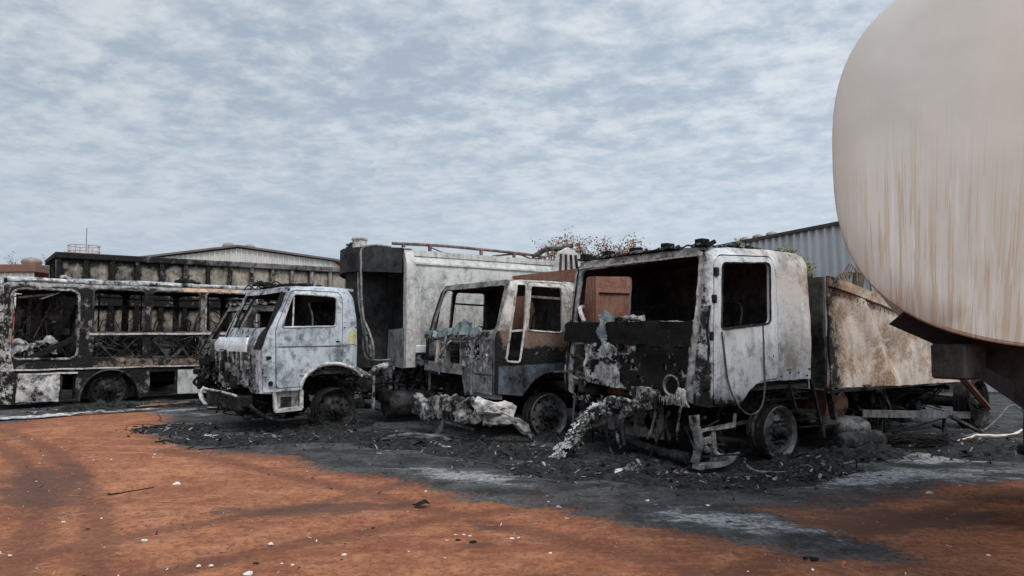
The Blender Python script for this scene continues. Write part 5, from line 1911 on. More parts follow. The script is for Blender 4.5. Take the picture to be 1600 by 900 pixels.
mb.bbox(2.15, 2.28, 1.76, 1.9, 3.1, 3.24, .02)
mb.bar((2.15, 1.7, 3.25), (2.2, 1.95, 3.28), .03, .04)
mb.build('beacon_bracket', 'soot', bd, 30)
mb = MB()
mb.tube(curve([(2.4, .45, 3.18), (3.4, .4, 3.20), (4.4, .4, 3.19), (5.4, .4, 3.17), (5.9, .42, 3.14)], 6), .028, 8)
for a in (2.6, 3.15, 4.3, 5.1):
    mb.bar((a, .4, 3.04), (a, .4, 3.19), .05, .05)
mb.tube(curve([(3.2, .42, 3.15), (3.5, .45, 3.08), (4.0, .5, 3.07)], 4), .012, 5)
mb.tube(curve([(4.6, .45, 3.08), (5.2, .42, 3.16), (5.6, .4, 3.08), (6.1, .42, 3.2)], 4), .02, 5)
mb.build('pipe_run', burnt('pipe_redbrown', (.16, .10, .085), (.1, .07, .06), rust=.4, soot=.4, ash=.1, scale=3, seed=20), bd, 50)
mb = MB()
mb.sheet([(5.75, 2.72), (6.25, 2.60), (6.75, 2.70), (6.6, 3.12), (6.15, 3.32), (5.95, 3.20)], [], lambda a, b: V((a, -.06, b)), (0, 1, 0), .12, .08, seed=4, jag=.006)
mb.sheet([(6.15, 1.1), (7.0, 1.2), (7.1, 2.4), (6.75, 2.75), (6.15, 2.75)], [], lambda a, b: V((a, .02, b)), (0, 1, 0), 2.3, .2, seed=4)
tg = mb.build('tailgate', 'white_box', bd, 30)
mb = MB()
for k in range(4):
    mb.bar((5.93 + .13 * k, -.085, 3.17 - .00 * k), (5.90 + .16 * k, -.085, 2.76), .03, .05, up=(0, 1, 0))
mb.tube(curve([(5.5, .3, 3.12), (5.8, .2, 3.28), (6.1, .1, 3.3), (6.4, .1, 3.4)], 5), .05, 8, jit=.3)
mb.build('tailgate_ribs', 'soot_brown', tg)

# ================================================================== fourth truck, half hidden behind the white cab
T4 = thing('burnt_truck', 'burnt-out low cab squeezed between the bus and the garbage truck, only its charred front showing', 'truck', (-5.60, 14.75, 0), rot_of((.8, .6)), 'burnt-out trucks parked in a row')
S = dict(W=2.0, zt=2.14, rear=1.7, zb=.8, xf=lambda z: 0 if z < 1.35 else .45 * (z - 1.35) / .8,
         side=[(0, .55), (.5, .55), (.7, .9), (1.0, .95), (1.7, .9), (1.7, 2.0), (1.6, 2.14), (.55, 2.14), (.43, 2.08), (0, 1.35)],
         holes=[], win=[roundp([(.3, 1.5), (1.2, 1.5), (1.2, 2.02), (.5, 2.02)], .05)],
         front=[(.03, .55), (.03, 1.4), (.1, 2.05), (.2, 2.14), (1.8, 2.14), (1.9, 2.05), (1.97, 1.4), (1.97, .55)],
         fholes=[roundp([(.12, 1.42), (1.88, 1.42), (1.80, 2.05), (.2, 2.05)], .08), [(.4, .8), (1.6, .8), (1.6, 1.05), (.4, 1.05)]],
         mats=['soot_brown', 'inside'], fmats=['t2front', 'inside'], wob=wobble(.02, 1.4, 19.0), fjag=.01)
near, far, front = make_cab(T4, S)
mb = MB()
mb.sheet([(1.3, .6), (2.0, .6), (2.02, 1.40), (1.3, 1.42)], [], lambda a, b: V((-.10 + .10 * NZ.noise(V((a * 4, b * 4, 1))), a, b)), (1, 0, 0), .03, .045, jag=.04, seed=2,
         tear=lambda a, b: NZ.noise(V((a * 5, b * 5, 16))) + .6 * NZ.noise(V((a * 12, b * 12, 3))) > .22)
mb.build('charred_front_skin', 'ashflake', T4, 30)
mb = flakes(170, lambda g: (V((-.12 + g.uniform(-.08, .08), g.uniform(1.2, 2.05), g.uniform(.5, 1.45))), (-1, .3, .2)), .02, .07, 9, .8)
kind(mb.build('ash_flakes', 'ashy', T4), 'stuff')
mb = MB()
greeble(mb, -.15, .2, .5, 2.05, .35, 1.0, 60, 41)
mb.tube(curve([(-.15, 1.9, .6), (-.2, 2.05, .5), (-.15, 1.95, .42), (-.1, 1.5, .40)]), .03, 6)
mb.build('engine', 'black', T4, 40)
mb = crust(lambda a, b: (a, b, 2.17), [(.4, .1), (1.0, .1), (1.1, 1.9), (.4, 1.9)], .10, .25, 24, .02)
mb.build('roof_crust', 'ashflake', T4, 30)
chassis(T4, .1, 5.5, .6, 1.4, .55, .2, cross=4)
make_wheel(T4, 1.05, .08, .3, -1, .3, 20, 32, 'soot')
make_wheel(T4, 1.05, 1.92, .3, 1, .3, 20, 33, 'soot')
make_wheel(T4, 4.6, .08, .3, -1, .3, 0, 34, 'soot')
make_wheel(T4, 4.6, 1.92, .3, 1, .3, 0, 35, 'soot')

# ================================================================== burnt bus
BUS = thing('burnt_bus', 'gutted bus shell with empty round-cornered windows and a pale melted lower panel', 'bus', (-10.5, 15.1, 0), rot_of((.78, .63)))
BW, BL, BT = 2.4, 8.6, 2.70
M['busside'] = burnt('bus_side', (.24, .22, .20), (.13, .12, .115), rust=.2, soot=.66, ash=.16, scale=1.5, seed=11.3, rustc=(.16, .085, .05),
                     biases=[('soot', (0, 0, 1), 2.50, 2.62, -.14), ('ash', (0, 0, 1), 2.50, 2.62, .10), ('soot', (1, 0, 0), .25, .05, -.05), ('rust', (1, 0, 0), 3.3, 3.9, .10), ('soot', (1, 0, 0), 3.4, 4.2, -.06)], sharp=.03)
M['busash'] = burnt('bus_peeling_roof', (.46, .455, .45), (.30, .295, .29), rust=.10, soot=.42, ash=.32, scale=1.9, seed=12.4, sharp=.025)
M['buspale'] = burnt('bus_melted_panel', (.50, .46, .43), (.34, .31, .29), rust=.16, soot=.34, ash=.36, scale=2.1, seed=13.1, rough=.5, bump=.8, sharp=.03)
wins = [(1.68, 2.71), (2.86, 3.92), (4.06, 5.14), (5.28, 6.36), (6.5, 7.58)]


def bside(a, b):
    y = 0.0
    if b > 2.5:
        y += .16 * ((b - 2.5) / .2) ** 2
    if a < .22:
        y += .14 * ((.22 - a) / .22) ** 2
    return V((a, y + .012 * NZ.noise(V((a * 1.5, b * 2, 8))), b))


arch = [(2.06 + .60 * math.cos(R(180 - 15 * i)), .10 + .66 * math.sin(R(180 - 15 * i))) for i in range(13)]
mb = MB()
outl = [(.04, .12), (.3, .10), (1.46, .10)] + arch + [(2.66, .10), (2.82, .12), (8.6, .12), (8.6, 2.70), (.22, 2.70), (.06, 2.60), (.02, 1.5)]
hol = [rr(.19, 1.41, 1.02, 2.49, .16)] + [rr(a0, a1, 1.58, 2.53, .09) for a0, a1 in wins]
hol += [[(1.70, 1.02), (2.70, 1.0), (2.70, 1.48), (1.72, 1.50)], [(2.86, .98), (3.92, 1.02), (3.92, 1.49), (2.86, 1.47)], [(4.08, 1.0), (5.1, 1.0), (5.1, 1.48), (4.08, 1.48)]]
hol += [[(2.87, .15), (3.40, .15), (3.40, .68), (2.87, .68)], [(1.14, .16), (1.40, .16), (1.40, .66), (1.14, .68)]]
mb.sheet(outl, hol, bside, (0, 1, 0), .06, .085, jag=.010, seed=3)
mb.warp(wobble(.012, 1.5, 3))
mb.build('side_wall', 'busside', BUS, 35)
mb = MB()
for k, h_ in enumerate(hol[:5]):
    mb2 = MB()
    mb2.tube([bside(a, b) + V((0, -.008, 0)) for a, b in resample(h_, .07)], .020 if k else .026, 6, closed=True, jit=.3)
    mb2.warp(wobble(.012, 1.5, 3))
    mb2.build('window_frame', burnt('bus_window_edge', (.36, .33, .30), (.24, .22, .20), rust=.2, soot=.5, ash=.2, scale=2.4, seed=30 + k) if k in (0, 3) else ('paleedge' if k == 4 else 'soot_brown'), BUS, 50)
mb = MB()
fhol = [rr(.19, 1.41, 1.1, 2.49, .16)] + [rr(a0, a1, 1.45, 2.53, .08) for a0, a1 in wins]
mb.sheet([(.04, .2), (8.6, .2), (8.6, 2.7), (.1, 2.7)], fhol, lambda a, b: V((a, BW - bside(a, b).y, b)), (0, -1, 0), .06, .1, jag=.012, seed=5)
mb.warp(wobble(.02, 1.5, 5))
mb.build('far_side_wall', 'soot', BUS, 35)
mb = MB()
mb.sheet([(.12, .15), (BW - .12, .15), (BW - .1, 2.55), (BW - .25, 2.7), (.25, 2.7), (.1, 2.55)], [rr(.25, BW - .25, 1.05, 2.45, .15)], lambda a, b: V((.0 + .04 * NZ.noise(V((a, b, 2))), a, b)), (1, 0, 0), .06, .1, jag=.02, seed=6)
mb.build('front_wall', 'busash', BUS, 35)
mb = MB()
mb.sheet([(.15, .2), (BW - .15, .2), (BW - .15, 2.68), (.15, 2.68)], [rr(.5, BW - .5, 1.4, 2.4, .1)], lambda a, b: V((8.58, a, b)), (-1, 0, 0), .05, .15, seed=6)
mb.build('rear_wall', 'soot', BUS)


def broof(a, b):
    t_ = (b - .16) / (BW - .32) * 2 - 1
    return V((a, b, 2.69 + .10 * (1 - t_ ** 4) - .05 * max(0, NZ.noise(V((a * .8, b, 1))))))


mb = MB()
mb.sheet([(.12, .16), (8.6, .16), (8.6, BW - .16), (.12, BW - .16)], [[(1.2, 1.0), (1.7, .9), (1.9, 1.6), (1.3, 1.7)], [(3.2, .9), (4.0, 1.1), (3.9, 1.8), (3.1, 1.6)], [(5.6, .8), (6.2, .9), (6.4, 1.6), (5.4, 1.5)]], broof, (0, 0, -1), .035, .13, jag=.03, seed=8)
mb.warp(wobble(.02, 1.8, 3))
mb.build('roof', 'busash', BUS, 30)
mb = MB()
mb.tube([bside(.12 + .17 * i, 2.665) + V((0, -.01, .02 + .015 * NZ.noise(V((i * .5, 1, 0))))) for i in range(50)], .045, 8, jit=.25)
mb.build('roof_gutter', 'busash', BUS, 50)
mb = MB()
mb.sheet([(3.55, 2.535), (4.85, 2.545), (4.85, 2.63), (3.5, 2.62)], [], lambda a, b: bside(a, b) + V((0, -.022, 0)), (0, 1, 0), .012, .06, jag=.01, seed=2)
mb.build('side_board', burnt('rusty_board', (.42, .27, .17), (.34, .22, .15), rust=.5, soot=.2, ash=.15, scale=2, seed=31, rustc=(.28, .14, .075)), BUS)
for k, (a, y, s_) in enumerate(((3.65, .5, .16), (3.95, .7, .13), (1.2, .5, .1), (5.6, .6, .2), (5.95, .9, .17), (6.3, .5, .15))):
    mb = crumpled_tube([(a - s_, y, 2.78), (a, y + .03, 2.80), (a + s_ * 1.2, y + .05, 2.77)], s_ * .55, k + 2, amp=.7, flat=.8, k=4)
    mb.build('roof_hatch', 'black' if k != 2 else 'busash', BUS, 30)
# open lattice behind the burnt-out lower side
for a0, a1 in ((1.72, 2.70), (2.88, 3.92), (4.06, 5.1)):
    mb = MB()
    mb.bar((a0, .10, 1.48), (a0 + .42, .10, 1.0), .035, .05)
    mb.bar((a0 + .5, .09, 1.48), (a0 + .85, .12, 1.0), .035, .05)
    mb.bar((a1 - .08, .09, 1.48), (a0 + .45, .12, .98), .03, .04)
    mb.bar((a0 + .9, .12, 1.44), (a0 + .55, .10, 1.05), .025, .03)
    mb.bar((a0, .08, 1.02), (a1, .08, 1.03), .04, .05)
    mb.bar((a0 + .1, .15, 1.3), (a1 - .2, .14, 1.12 + .1 * math.sin(a0 * 7)), .02, .03)
    greeble(mb, a0, a1, .1, .5, 1.0, 1.5, 14, int(a0 * 10), .6)
    mb.warp(wobble(.05, 3, a0))
    mb.build('side_lattice', 'soot_brown', BUS)
mb = MB()
mb.bar((.05, -.03, .80), (4.3, -.02, .80), .03, .03, seg=20)
mb.bar((1.62, -.025, 1.545), (8.5, -.025, 1.545), .035, .045, seg=30)
mb.bar((.35, -.03, .71), (1.42, -.03, .715), .03, .035, seg=6)
mb.warp(wobble(.014, 2, 4))
mb.build('side_rails', 'paleedge', BUS)
mb = MB()
mb.sheet([(1.70, .80), (2.74, .78), (2.86, .80), (4.05, .80), (4.05, .95), (3.4, .98), (2.7, .98), (2.2, 1.02), (1.70, .98)], [], lambda a, b: V((a, -.025 + .02 * NZ.noise(V((a * 5, b * 5, 2))), b)), (0, 1, 0), .02, .05, jag=.02, seed=12)
mb.build('charred_skirt', burnt('skirt_char', (.22, .15, .11), (.13, .09, .07), rust=.35, soot=.5, ash=.3, scale=3, seed=33, sharp=.03), BUS, 30)
mb = MB()
mb.tube([V((a, -.02, b)) for a, b in arch], .022, 6, jit=.25)
for i in range(len(arch) - 1):
    a, b = arch[i], arch[i + 1]
    mb.add([(a[0], -.03, a[1]), (b[0], -.03, b[1]), (b[0], .3, b[1]), (a[0], .3, a[1])], [(0, 1, 2, 3)])
mb.build('wheel_arch', 'soot_brown', BUS, 40)
mb = MB()
mb.sheet([(1.4, .1), (2.8, .1), (2.8, .85), (1.4, .85)], [], lambda a, b: V((a, .42, b)), (0, 1, 0), .03, .1, seed=2)
greeble(mb, 1.5, 2.6, .12, .4, .1, .75, 25, 55, .7)
mb.build('arch_back', 'soot_brown', BUS)
mb = MB()
mb.sheet([(.32, .14), (1.08, .12), (1.10, .70), (.70, .68), (.34, .72)], [], lambda a, b: V((a, -.035 - .05 * math.exp(-((a - .6) ** 2 + (b - .4) ** 2) / .03) + .03 * NZ.noise(V((a * 4, b * 4, 2))), b)), (0, 1, 0), .02, .04, jag=.015, seed=12)
mb.build('melted_side_panel', burnt('melted_panel', (.52, .48, .44), (.24, .215, .20), rust=.22, soot=.42, ash=.42, scale=1.6, seed=91, rough=.5, bump=1.0, sharp=.03), BUS, 40)
mb = MB()
mb.sheet([(3.46, .15), (5.3, .15), (5.3, .70), (3.46, .71)], [], lambda a, b: V((a, -.03 + .012 * NZ.noise(V((a * 2, b * 4, 2))), b)), (0, 1, 0), .02, .07, jag=.004, seed=13)
ld = mb.build('luggage_door', burnt('luggage_door', (.40, .385, .365), (.31, .30, .285), rust=.16, soot=.20, ash=.2, scale=2.2, seed=34), BUS, 30)
mb = MB()
mb.bbox(4.12, 4.32, -.055, -.02, .24, .28, .01)
mb.build('latch', 'black', ld)
mb = MB()
mb.sheet([(.0, .12), (.26, .10), (.30, .7), (.24, 1.0), (.16, 1.5), (.12, 2.3), (.0, 2.55)], [], lambda a, b: bside(a, b) + V((-.01, -.03 + .03 * NZ.noise(V((a * 7, b * 5, 3))), 0)), (0, 1, 0), .03, .05, jag=.02, seed=14)
mb.build('corner_skin', burnt('bus_corner', (.44, .40, .36), (.30, .28, .26), rust=.1, soot=.56, ash=.3, scale=3.0, seed=35, sharp=.02), BUS, 30)
# interior
mb = MB()
mb.box(.1, 8.5, .12, BW - .12, .72, .78)
mb.sheet([(1.55, .78), (1.75, .78), (2.2, 2.4), (1.5, 2.5)], [], lambda a, b: V((a - .55, 1.9, b)), (0, 1, 0), .03, .1, jag=.03, seed=2)
mb.build('floor', 'black', BUS)
for k, (a, y, z0, z1) in enumerate(((.62, 2.05, 1.0, 2.5), (.80, 2.1, 1.0, 2.5), (.98, 2.1, 1.0, 2.5), (1.15, 2.1, 1.0, 2.5),(.50, 1.9, 1.25, 2.45), (.72, 1.7, 1.2, 2.47), (.92, 1.9, 1.3, 2.5), (1.08, 1.5, 1.2, 2.45), (1.24, 1.7, 1.05, 2.4))):
    mb = MB()
    mb.sheet([(-.09, z0), (.10, z0 + .05), (.08, z1), (-.07, z1)], [], lambda u, b: V((a + u, y + .03 * math.sin(u * 40 + k) + .03 * NZ.noise(V((u * 4, b * 2, k))), b)), (0, 1, 0), .02, .05, jag=.02, seed=k)
    mb.build('hanging_panel', 'soot_brown', BUS, 40)
mb = MB()
mb.bar((.18, .02, .86), (1.55, .02, 1.56), .06, .11, seg=10)
mb.bar((.28, .05, .95), (1.5, .05, 1.48), .04, .05, seg=10)
mb.warp(wobble(.025, 3, 4))
mb.build('fallen_rail', 'black', BUS, 30)
for k, pts in enumerate(([(.22, .35, 1.12), (.45, .4, 1.28), (.7, .5, 1.24), (.85, .45, 1.12)], [(.25, .3, 1.30), (.38, .35, 1.36), (.55, .45, 1.2), (.6, .4, 1.05)], [(.7, .4, 1.3), (.9, .4, 1.38), (1.02, .4, 1.28), (1.0, .4, 1.12)])):
    mb = crumpled_tube(pts, .085, 40 + k, amp=.5, k=6)
    mb.build('melted_dashboard', 'ashy', BUS, 50)
mb = MB()
mb.bar((.72, .25, 2.30), (1.05, .3, 2.44), .2, .02)
mb.bar((.35, .5, 2.33), (1.0, .5, 2.42), .03, .04)
mb.build('fallen_ceiling_strip', 'buspale', BUS)
mb = MB()
mb.bbox(.95, 1.35, .06, .10, .84, .98, .01)
mb.build('inner_sill', 'buspale', BUS)
for k in range(6):
    for y in (.55, 1.75):
        if k == 0 and y == .55:
            continue
        seat_frame(BUS, 2.05 + .95 * k, y, 1.15, 'soot', .72, .62)
mb = MB()
for x in (1.95, 2.9, 4.4, 5.6):
    mb.tube([(x, 1.0 + .2 * math.sin(x * 5), .78), (x, 1.0 + .2 * math.sin(x * 5), 2.65)], .02, 6)
mb.tube(curve([(1.9, 1.0, 2.4), (3.5, 1.05, 2.36), (5.8, 1.0, 2.42)], 6), .016, 6)
mb.build('grab_rails', 'soot', BUS)
mb = MB()
greeble(mb, .3, 1.5, .3, 2.0, .9, 2.4, 40, 61, .8)
g = random.Random(8)
for k in range(70):
    a, y, z = g.uniform(1.6, 7.5), g.uniform(.1, 2.2), g.uniform(.85, 2.45)
    mb.tube(curve([V((a, y, z)), V((a + g.uniform(-.3, .3), y + g.uniform(-.3, .3), z - g.uniform(.1, .5))), V((a + g.uniform(-.6, .6), y + g.uniform(-.3, .3), max(.8, z - g.uniform(.2, 1.2))))], 3), g.uniform(.006, .016), 5)
kind(mb.build('burnt_wiring', 'soot_brown', BUS, 40), 'stuff')
make_wheel(BUS, 2.05, .06, .36, -1, .33, 60, 51, 'soot')
make_wheel(BUS, 2.05, 2.34, .36, 1, .33, 0, 52, 'soot')
make_wheel(BUS, 6.6, .10, .36, -1, .33, 0, 53, 'soot')
make_wheel(BUS, 6.6, 2.3, .36, 1, .33, 0, 54, 'soot')
chassis(BUS, .2, 8.4, .75, 1.6, .5, .2, cross=6)

# ================================================================== panelled box trailer behind the bus
TRL = thing('box_trailer', 'long tall scorched box trailer with square soot-edged panels behind the bus', 'trailer', (-11.44, 18.5, 0), rot_of((.8, .6)))
TL, TZ0, TZ1, SP = 10.3, .95, 3.56, .60
M['trlpanel'] = burnt('trailer_panel', (.28, .232, .185), (.18, .15, .12), rust=.18, soot=.27, ash=.08, scale=1.4, seed=41, rustc=(.24, .15, .09), edge=.36, sharp=.10,
                      biases=[('soot', (1, 0, 0), 6.0, .5, .085)])
M['trlrib'] = burnt('trailer_rib', (.25, .225, .20), (.16, .145, .13), rust=.25, soot=.45, ash=.1, scale=2, seed=42, biases=[('soot', (1, 0, 0), 6.5, 3.0, .10), ('soot', (1, 0, 0), 6.5, 9, -.06)])


def tedge(p):
    u = abs(((p.x / SP) % 1) - .5) * 2
    z = p.z
    lo, hi = (TZ0, 2.27) if z < 2.3 else (2.40, 3.44)
    w_ = abs((z - lo) / (hi - lo) - .5) * 2
    return max(0, max(u, w_ * (1.02 if z < (lo + hi) / 2 else .85)) - .45) ** 1.6 * 2.2


mb = MB()
mb.sheet([(0, TZ0), (TL, TZ0), (TL, TZ1 - .02), (0, TZ1 - .02)], [], lambda a, b: V((a, .02 * NZ.noise(V((a * 3, b * 3, 2))), b)), (0, 1, 0), .05, .07, seed=2)
mb.build('side_panel', 'trlpanel', TRL, edge=tedge)
for k in range(int(TL / SP) + 1):
    mb = MB()
    mb.bar((k * SP + .001, -.045, TZ0), (k * SP, -.045, TZ1 - .1), .07, .10, up=(1, 0, 0), seg=5)
    mb.warp(wobble(.012, 2, k))
    mb.build('rib', 'trlrib', TRL)
mb = MB()
mb.bar((-.05, -.07, 2.335), (TL, -.07, 2.335), .05, .13, seg=20)
mb.warp(wobble(.01, 2, 5))
mb.build('waist_rail', 'trlrib', TRL)
mb = MB()
mb.bbox(-.1, TL + .05, -.12, .06, 3.44, 3.60, .02)
mb.bbox(-.1, TL + .05, 2.32, 2.48, 3.44, 3.60, .02)
mb.bbox(-.1, .06, .08, 2.3, 3.46, 3.60, .02)
mb.build('top_rail', burnt('trailer_rail', (.14, .12, .115), (.09, .08, .078), rust=.1, soot=.45, ash=.08, scale=1.6, seed=43, biases=[('soot', (1, 0, 0), 5, 1.5, .12)]), TRL, 30)
mb = MB()
mb.sheet([(0.06, TZ0), (2.35, TZ0), (2.35, TZ1 - .1), (.06, TZ1 - .1)], [], lambda a, b: V((.0 + .04 * NZ.noise(V((a * 2, b, 2))), a, b)), (1, 0, 0), .05, .12, seed=3)
mb.sheet([(0, TZ0), (TL, TZ0), (TL, TZ1 - .05), (0, TZ1 - .05)], [], lambda a, b: V((a, 2.4, b)), (0, -1, 0), .05, .4, seed=2)
mb.sheet([(.06, TZ0), (2.35, TZ0), (2.35, TZ1 - .1), (.06, TZ1 - .1)], [], lambda a, b: V((TL - .02, a, b)), (-1, 0, 0), .05, .25, seed=3)
mb.box(.05, TL - .1, .06, 2.34, TZ0 - .05, TZ0)
mb.build('box_ends', 'busash', TRL)
for a in (.6, 1.35):
    mb = MB()
    mb.bar((-.03, a, TZ0), (-.03, a, 3.45), .09, .05, up=(0, 1, 0))
    mb.build('end_post', 'soot', TRL)
mb = MB()
mb.bar((8.3, -.1, 3.62), (9.6, -.1, 3.78), .10, .09)
mb.bar((9.6, -.1, 3.50), (9.62, -.1, 3.9), .10, .14)
mb.build('bent_rail', 'soot_brown', TRL)
chassis(TRL, .3, TL - .3, .6, 1.8, .74, .24, cross=6)
for x in (1.2, 2.4, TL - 1.5):
    for y, o_ in ((.1, -1), (2.3, 1)):
        make_wheel(TRL, x, y, .4, o_, .4, 0, int(x * 3), 'soot')

# ================================================================== white tanker end, close to the camera on the right
TK = thing('tank_trailer', 'huge off-white tank end with brown rust streaks looming at the right edge', 'tank trailer', (2.59, 3.5, 0), rot_of((.475, .88)))
TA, TB, TN, TY, TZ, TLEN = 1.25, 1.02, 2.75, -.29, 2.53, 5.0


def sell(k, n=72):
    out = []
    for i in range(n):
        a = 2 * math.pi * i / n
        c, s_ = math.cos(a), math.sin(a)
        r_ = (abs(c / TA) ** TN + abs(s_ / TB) ** TN) ** (-1 / TN)
        out.append((TY + r_ * c * k, TZ + r_ * s_ * k))
    return out


def loft(mb, secs, n=72, cap0=None, cap1=None):
    o = len(mb.v)
    for x, k in secs:
        mb.v += [V((x, y, z)) for y, z in sell(k, n)]
    for j in range(len(secs) - 1):
        for i in range(n):
            i2 = (i + 1) % n
            mb.f.append((o + j * n + i, o + j * n + i2, o + (j + 1) * n + i2, o + (j + 1) * n + i))
            mb.mi.append(0)
    for xc, j in ((cap0, 0), (cap1, len(secs) - 1)):
        if xc is not None:
            mb.v.append(V((xc, TY, TZ)))
            c = len(mb.v) - 1
            for i in range(n):
                q = (o + j * n + i, o + j * n + (i + 1) % n)
                mb.f.append((c, q[1], q[0]) if j == 0 else (c, q[0], q[1]))
                mb.mi.append(0)


m, t, b = newmat('rust_streaked_tank')
P = t.n('ShaderNodeTexCoord').outputs['Object']
sp = t.n('ShaderNodeSeparateXYZ')
t.put(sp.inputs[0], P)
yy = t.m('ADD', sp.outputs[1], t.m('MULTIPLY', t.m('SUBTRACT', sp.outputs[2], 2.6), t.m('ADD', .02, t.m('MULTIPLY', t.m('ADD', sp.outputs[1], -.6), -.16))))
cb_ = t.n('ShaderNodeCombineXYZ')
t.put(cb_.inputs[0], yy)
t.put(cb_.inputs[1], t.m('MULTIPLY', sp.outputs[2], .035))
t.put(cb_.inputs[2], t.m('MULTIPLY', sp.outputs[0], .4))
SV = cb_.outputs[0]
s1 = t.noise(SV, 30, 4, .62, .0)
s2 = t.noise(t.vm('ADD', SV, (4, 2, 1)), 58, 4, .6, .0)
s3 = t.noise(t.vm('ADD', SV, (9, 5, 3)), 4.5, 3, .5, .0)
blot = t.noise(P, 2.2, 5, .6, .3)
fine = t.noise(P, 40, 4, .6)
len_ = t.n('ShaderNodeTexNoise', noise_dimensions='1D')
t.put(len_.inputs['W'], t.m('MULTIPLY', yy, 26))
len_.inputs['Detail'].default_value = 3
drop = t.ramp(t.m('ADD', t.m('ADD', sp.outputs[2], t.m('MULTIPLY', t.m('SUBTRACT', len_.outputs[0], .5), 1.7)), t.m('MULTIPLY', t.m('SUBTRACT', s3, .5), 1.4)), 2.6, 1.95)
col = t.mix(t.ramp(blot, .3, .7), (.41, .392, .352), (.47, .452, .412))
col = t.mix(t.m('MULTIPLY', t.ramp(s3, .4, .62), .35), col, (.48, .41, .345))
streakm = t.m('MULTIPLY', t.ramp(t.m('ADD', t.m('MULTIPLY', s1, .8), t.m('MULTIPLY', s2, .2)), .495, .555), drop)
col = t.mix(t.m('MULTIPLY', streakm, .6), col, (.35, .255, .16))
col = t.mix(t.m('MULTIPLY', t.m('MULTIPLY', t.ramp(s2, .56, .68), drop), .5), col, (.34, .19, .095))
col = t.mix(t.m('MULTIPLY', t.m('MULTIPLY', t.ramp(s2, .46, .34), drop), .7), col, (.54, .525, .51))
spots = t.ramp(t.vor(t.vm('ADD', P, (.3, .1, .7)), 3.2), .035, .018)
col = t.mix(t.m('MULTIPLY', spots, t.ramp(fine, .42, .5)), col, (.14, .06, .03))
t.put(b.inputs['Base Color'], col)
t.put(b.inputs['Roughness'], t.ramp(blot, .3, .7, .42, .6))
b.inputs['Specular IOR Level'].default_value = .4
t.put(b.inputs['Normal'], t.bump(t.m('ADD', t.m('MULTIPLY', blot, .8), t.m('MULTIPLY', fine, .06)), .12, .02))
M['tank'] = m
mb = MB()
secs = [(-.055 + .045 * (k / 8) ** 2.2, .02 + .965 * k / 8) for k in range(9)] + [(-.006, .990), (-.003, .997), (.004, 1.0), (.012, 1.002), (.03, 1.002), (.06, 1.003), (.065, .998)] + [(.07 + (TLEN - .07) * i / 10, .998) for i in range(11)] + [(TLEN + .05, .98), (TLEN + .13, .5), (TLEN + .15, .05)]
loft(mb, secs, 96, -.056, TLEN + .15)
mb.build('tank_shell', 'tank', TK, 30)
M['tkdark'] = burnt('tanker_underframe', (.022, .020, .021), (.014, .013, .014), rust=.22, soot=.45, ash=.02, scale=1.3, seed=45, rustc=(.07, .028, .016), bump=.2)
mb = MB()
low = [(y, z) for y, z in sell(.995, 96) if z < 1.80]
low.sort()
poly = [p for p in low if p[0] < .68]
mb.sheet(poly + [(.72, 1.64), (.44, 1.50), (.22, 1.38), (.02, 1.26), (-.3, 1.18), (-1.45, 1.18)], [], lambda a, b: V((.30, a, b)), (1, 0, 0), .06, .12, seed=3)
mb.build('end_bolster', 'tkdark', TK)
mb = MB()
mb.bbox(-.10, .10, -.09, .09, -.09, .09, .012)
mb.v = [Matrix.Rotation(R(-32), 3, 'Z') @ p + V((.17, .40, 1.445)) for p in mb.v]
mb.build('lamp_box', burnt('lamp_box', (.035, .029, .027), (.022, .019, .018), rust=.16, soot=.35, ash=.02, scale=3, seed=46), TK, 30)
mb = MB()
for y in (-.62, .02):
    mb.bbox(.37, TLEN - .1, y - .05, y + .05, 1.16, 1.46, .01)
for x in (1.0, 2.2, 3.4, 4.6):
    mb.bbox(x, x + .08, -.565, -.035, 1.22, 1.44, .01)
mb.build('chassis', 'tkdark', TK, 30)
for y in (-.20, -.80):
    mb = MB()
    mb.bbox(.42, .54, y - .06, y + .06, .08, 1.16, .01)
    mb.bbox(.32, .64, y - .16, y + .16, .0, .075, .01)
    mb.build('landing_leg', 'tkdark', TK)
for x in (3.2, 4.3):
    for y, o_ in ((-.36, 1), (-1.35, -1)):
        h_ = make_wheel(TK, x, y, .30, o_, .47, 0, int(x * 7) + o_, 'rim')
        mb = MB()
        mb.lathe([(.295, .0), (.40, -.02 * -o_), (.46, .03 * o_ * -1), (.475, .10 * -o_), (.475, .2 * -o_), (.45, .27 * -o_), (.40, .3 * -o_), (.295, .27 * -o_)], (0, 0, 0), (0, 1, 0), 32, caps=False)
        mb.build('tyre', plain('tyre_rubber', (.02, .02, .02), (.035, .033, .031), 10, .85, .3), h_, 40)
    mb = MB()
    mb.bar((x, -.45, .47), (x, -1.25, .47), .12, .12)
    mb.bar((x, -.60, .5), (x, -.60, 1.17), .10, .10)
    mb.build('axle', 'tkdark', TK)

# ================================================================== loose pieces on the ground
def gpt(px, py, z=0.0):
    p = gnd(px, py)
    return V((p.x, p.y, ground_z(p.x, p.y) + z))


def piece(name, label, cat, mb, mat, group=None, smooth=None):
    o = mb.build(name, mat, None, smooth)
    # origin at the piece's own base
    me_ = o.data
    c = sum((v.co for v in me_.vertices), V((0, 0, 0))) / len(me_.vertices)
    c.z = min(v.co.z for v in me_.vertices)
    me_.transform(Matrix.Translation(-c))
    o.location = c
    return tag(o, label, cat, group)


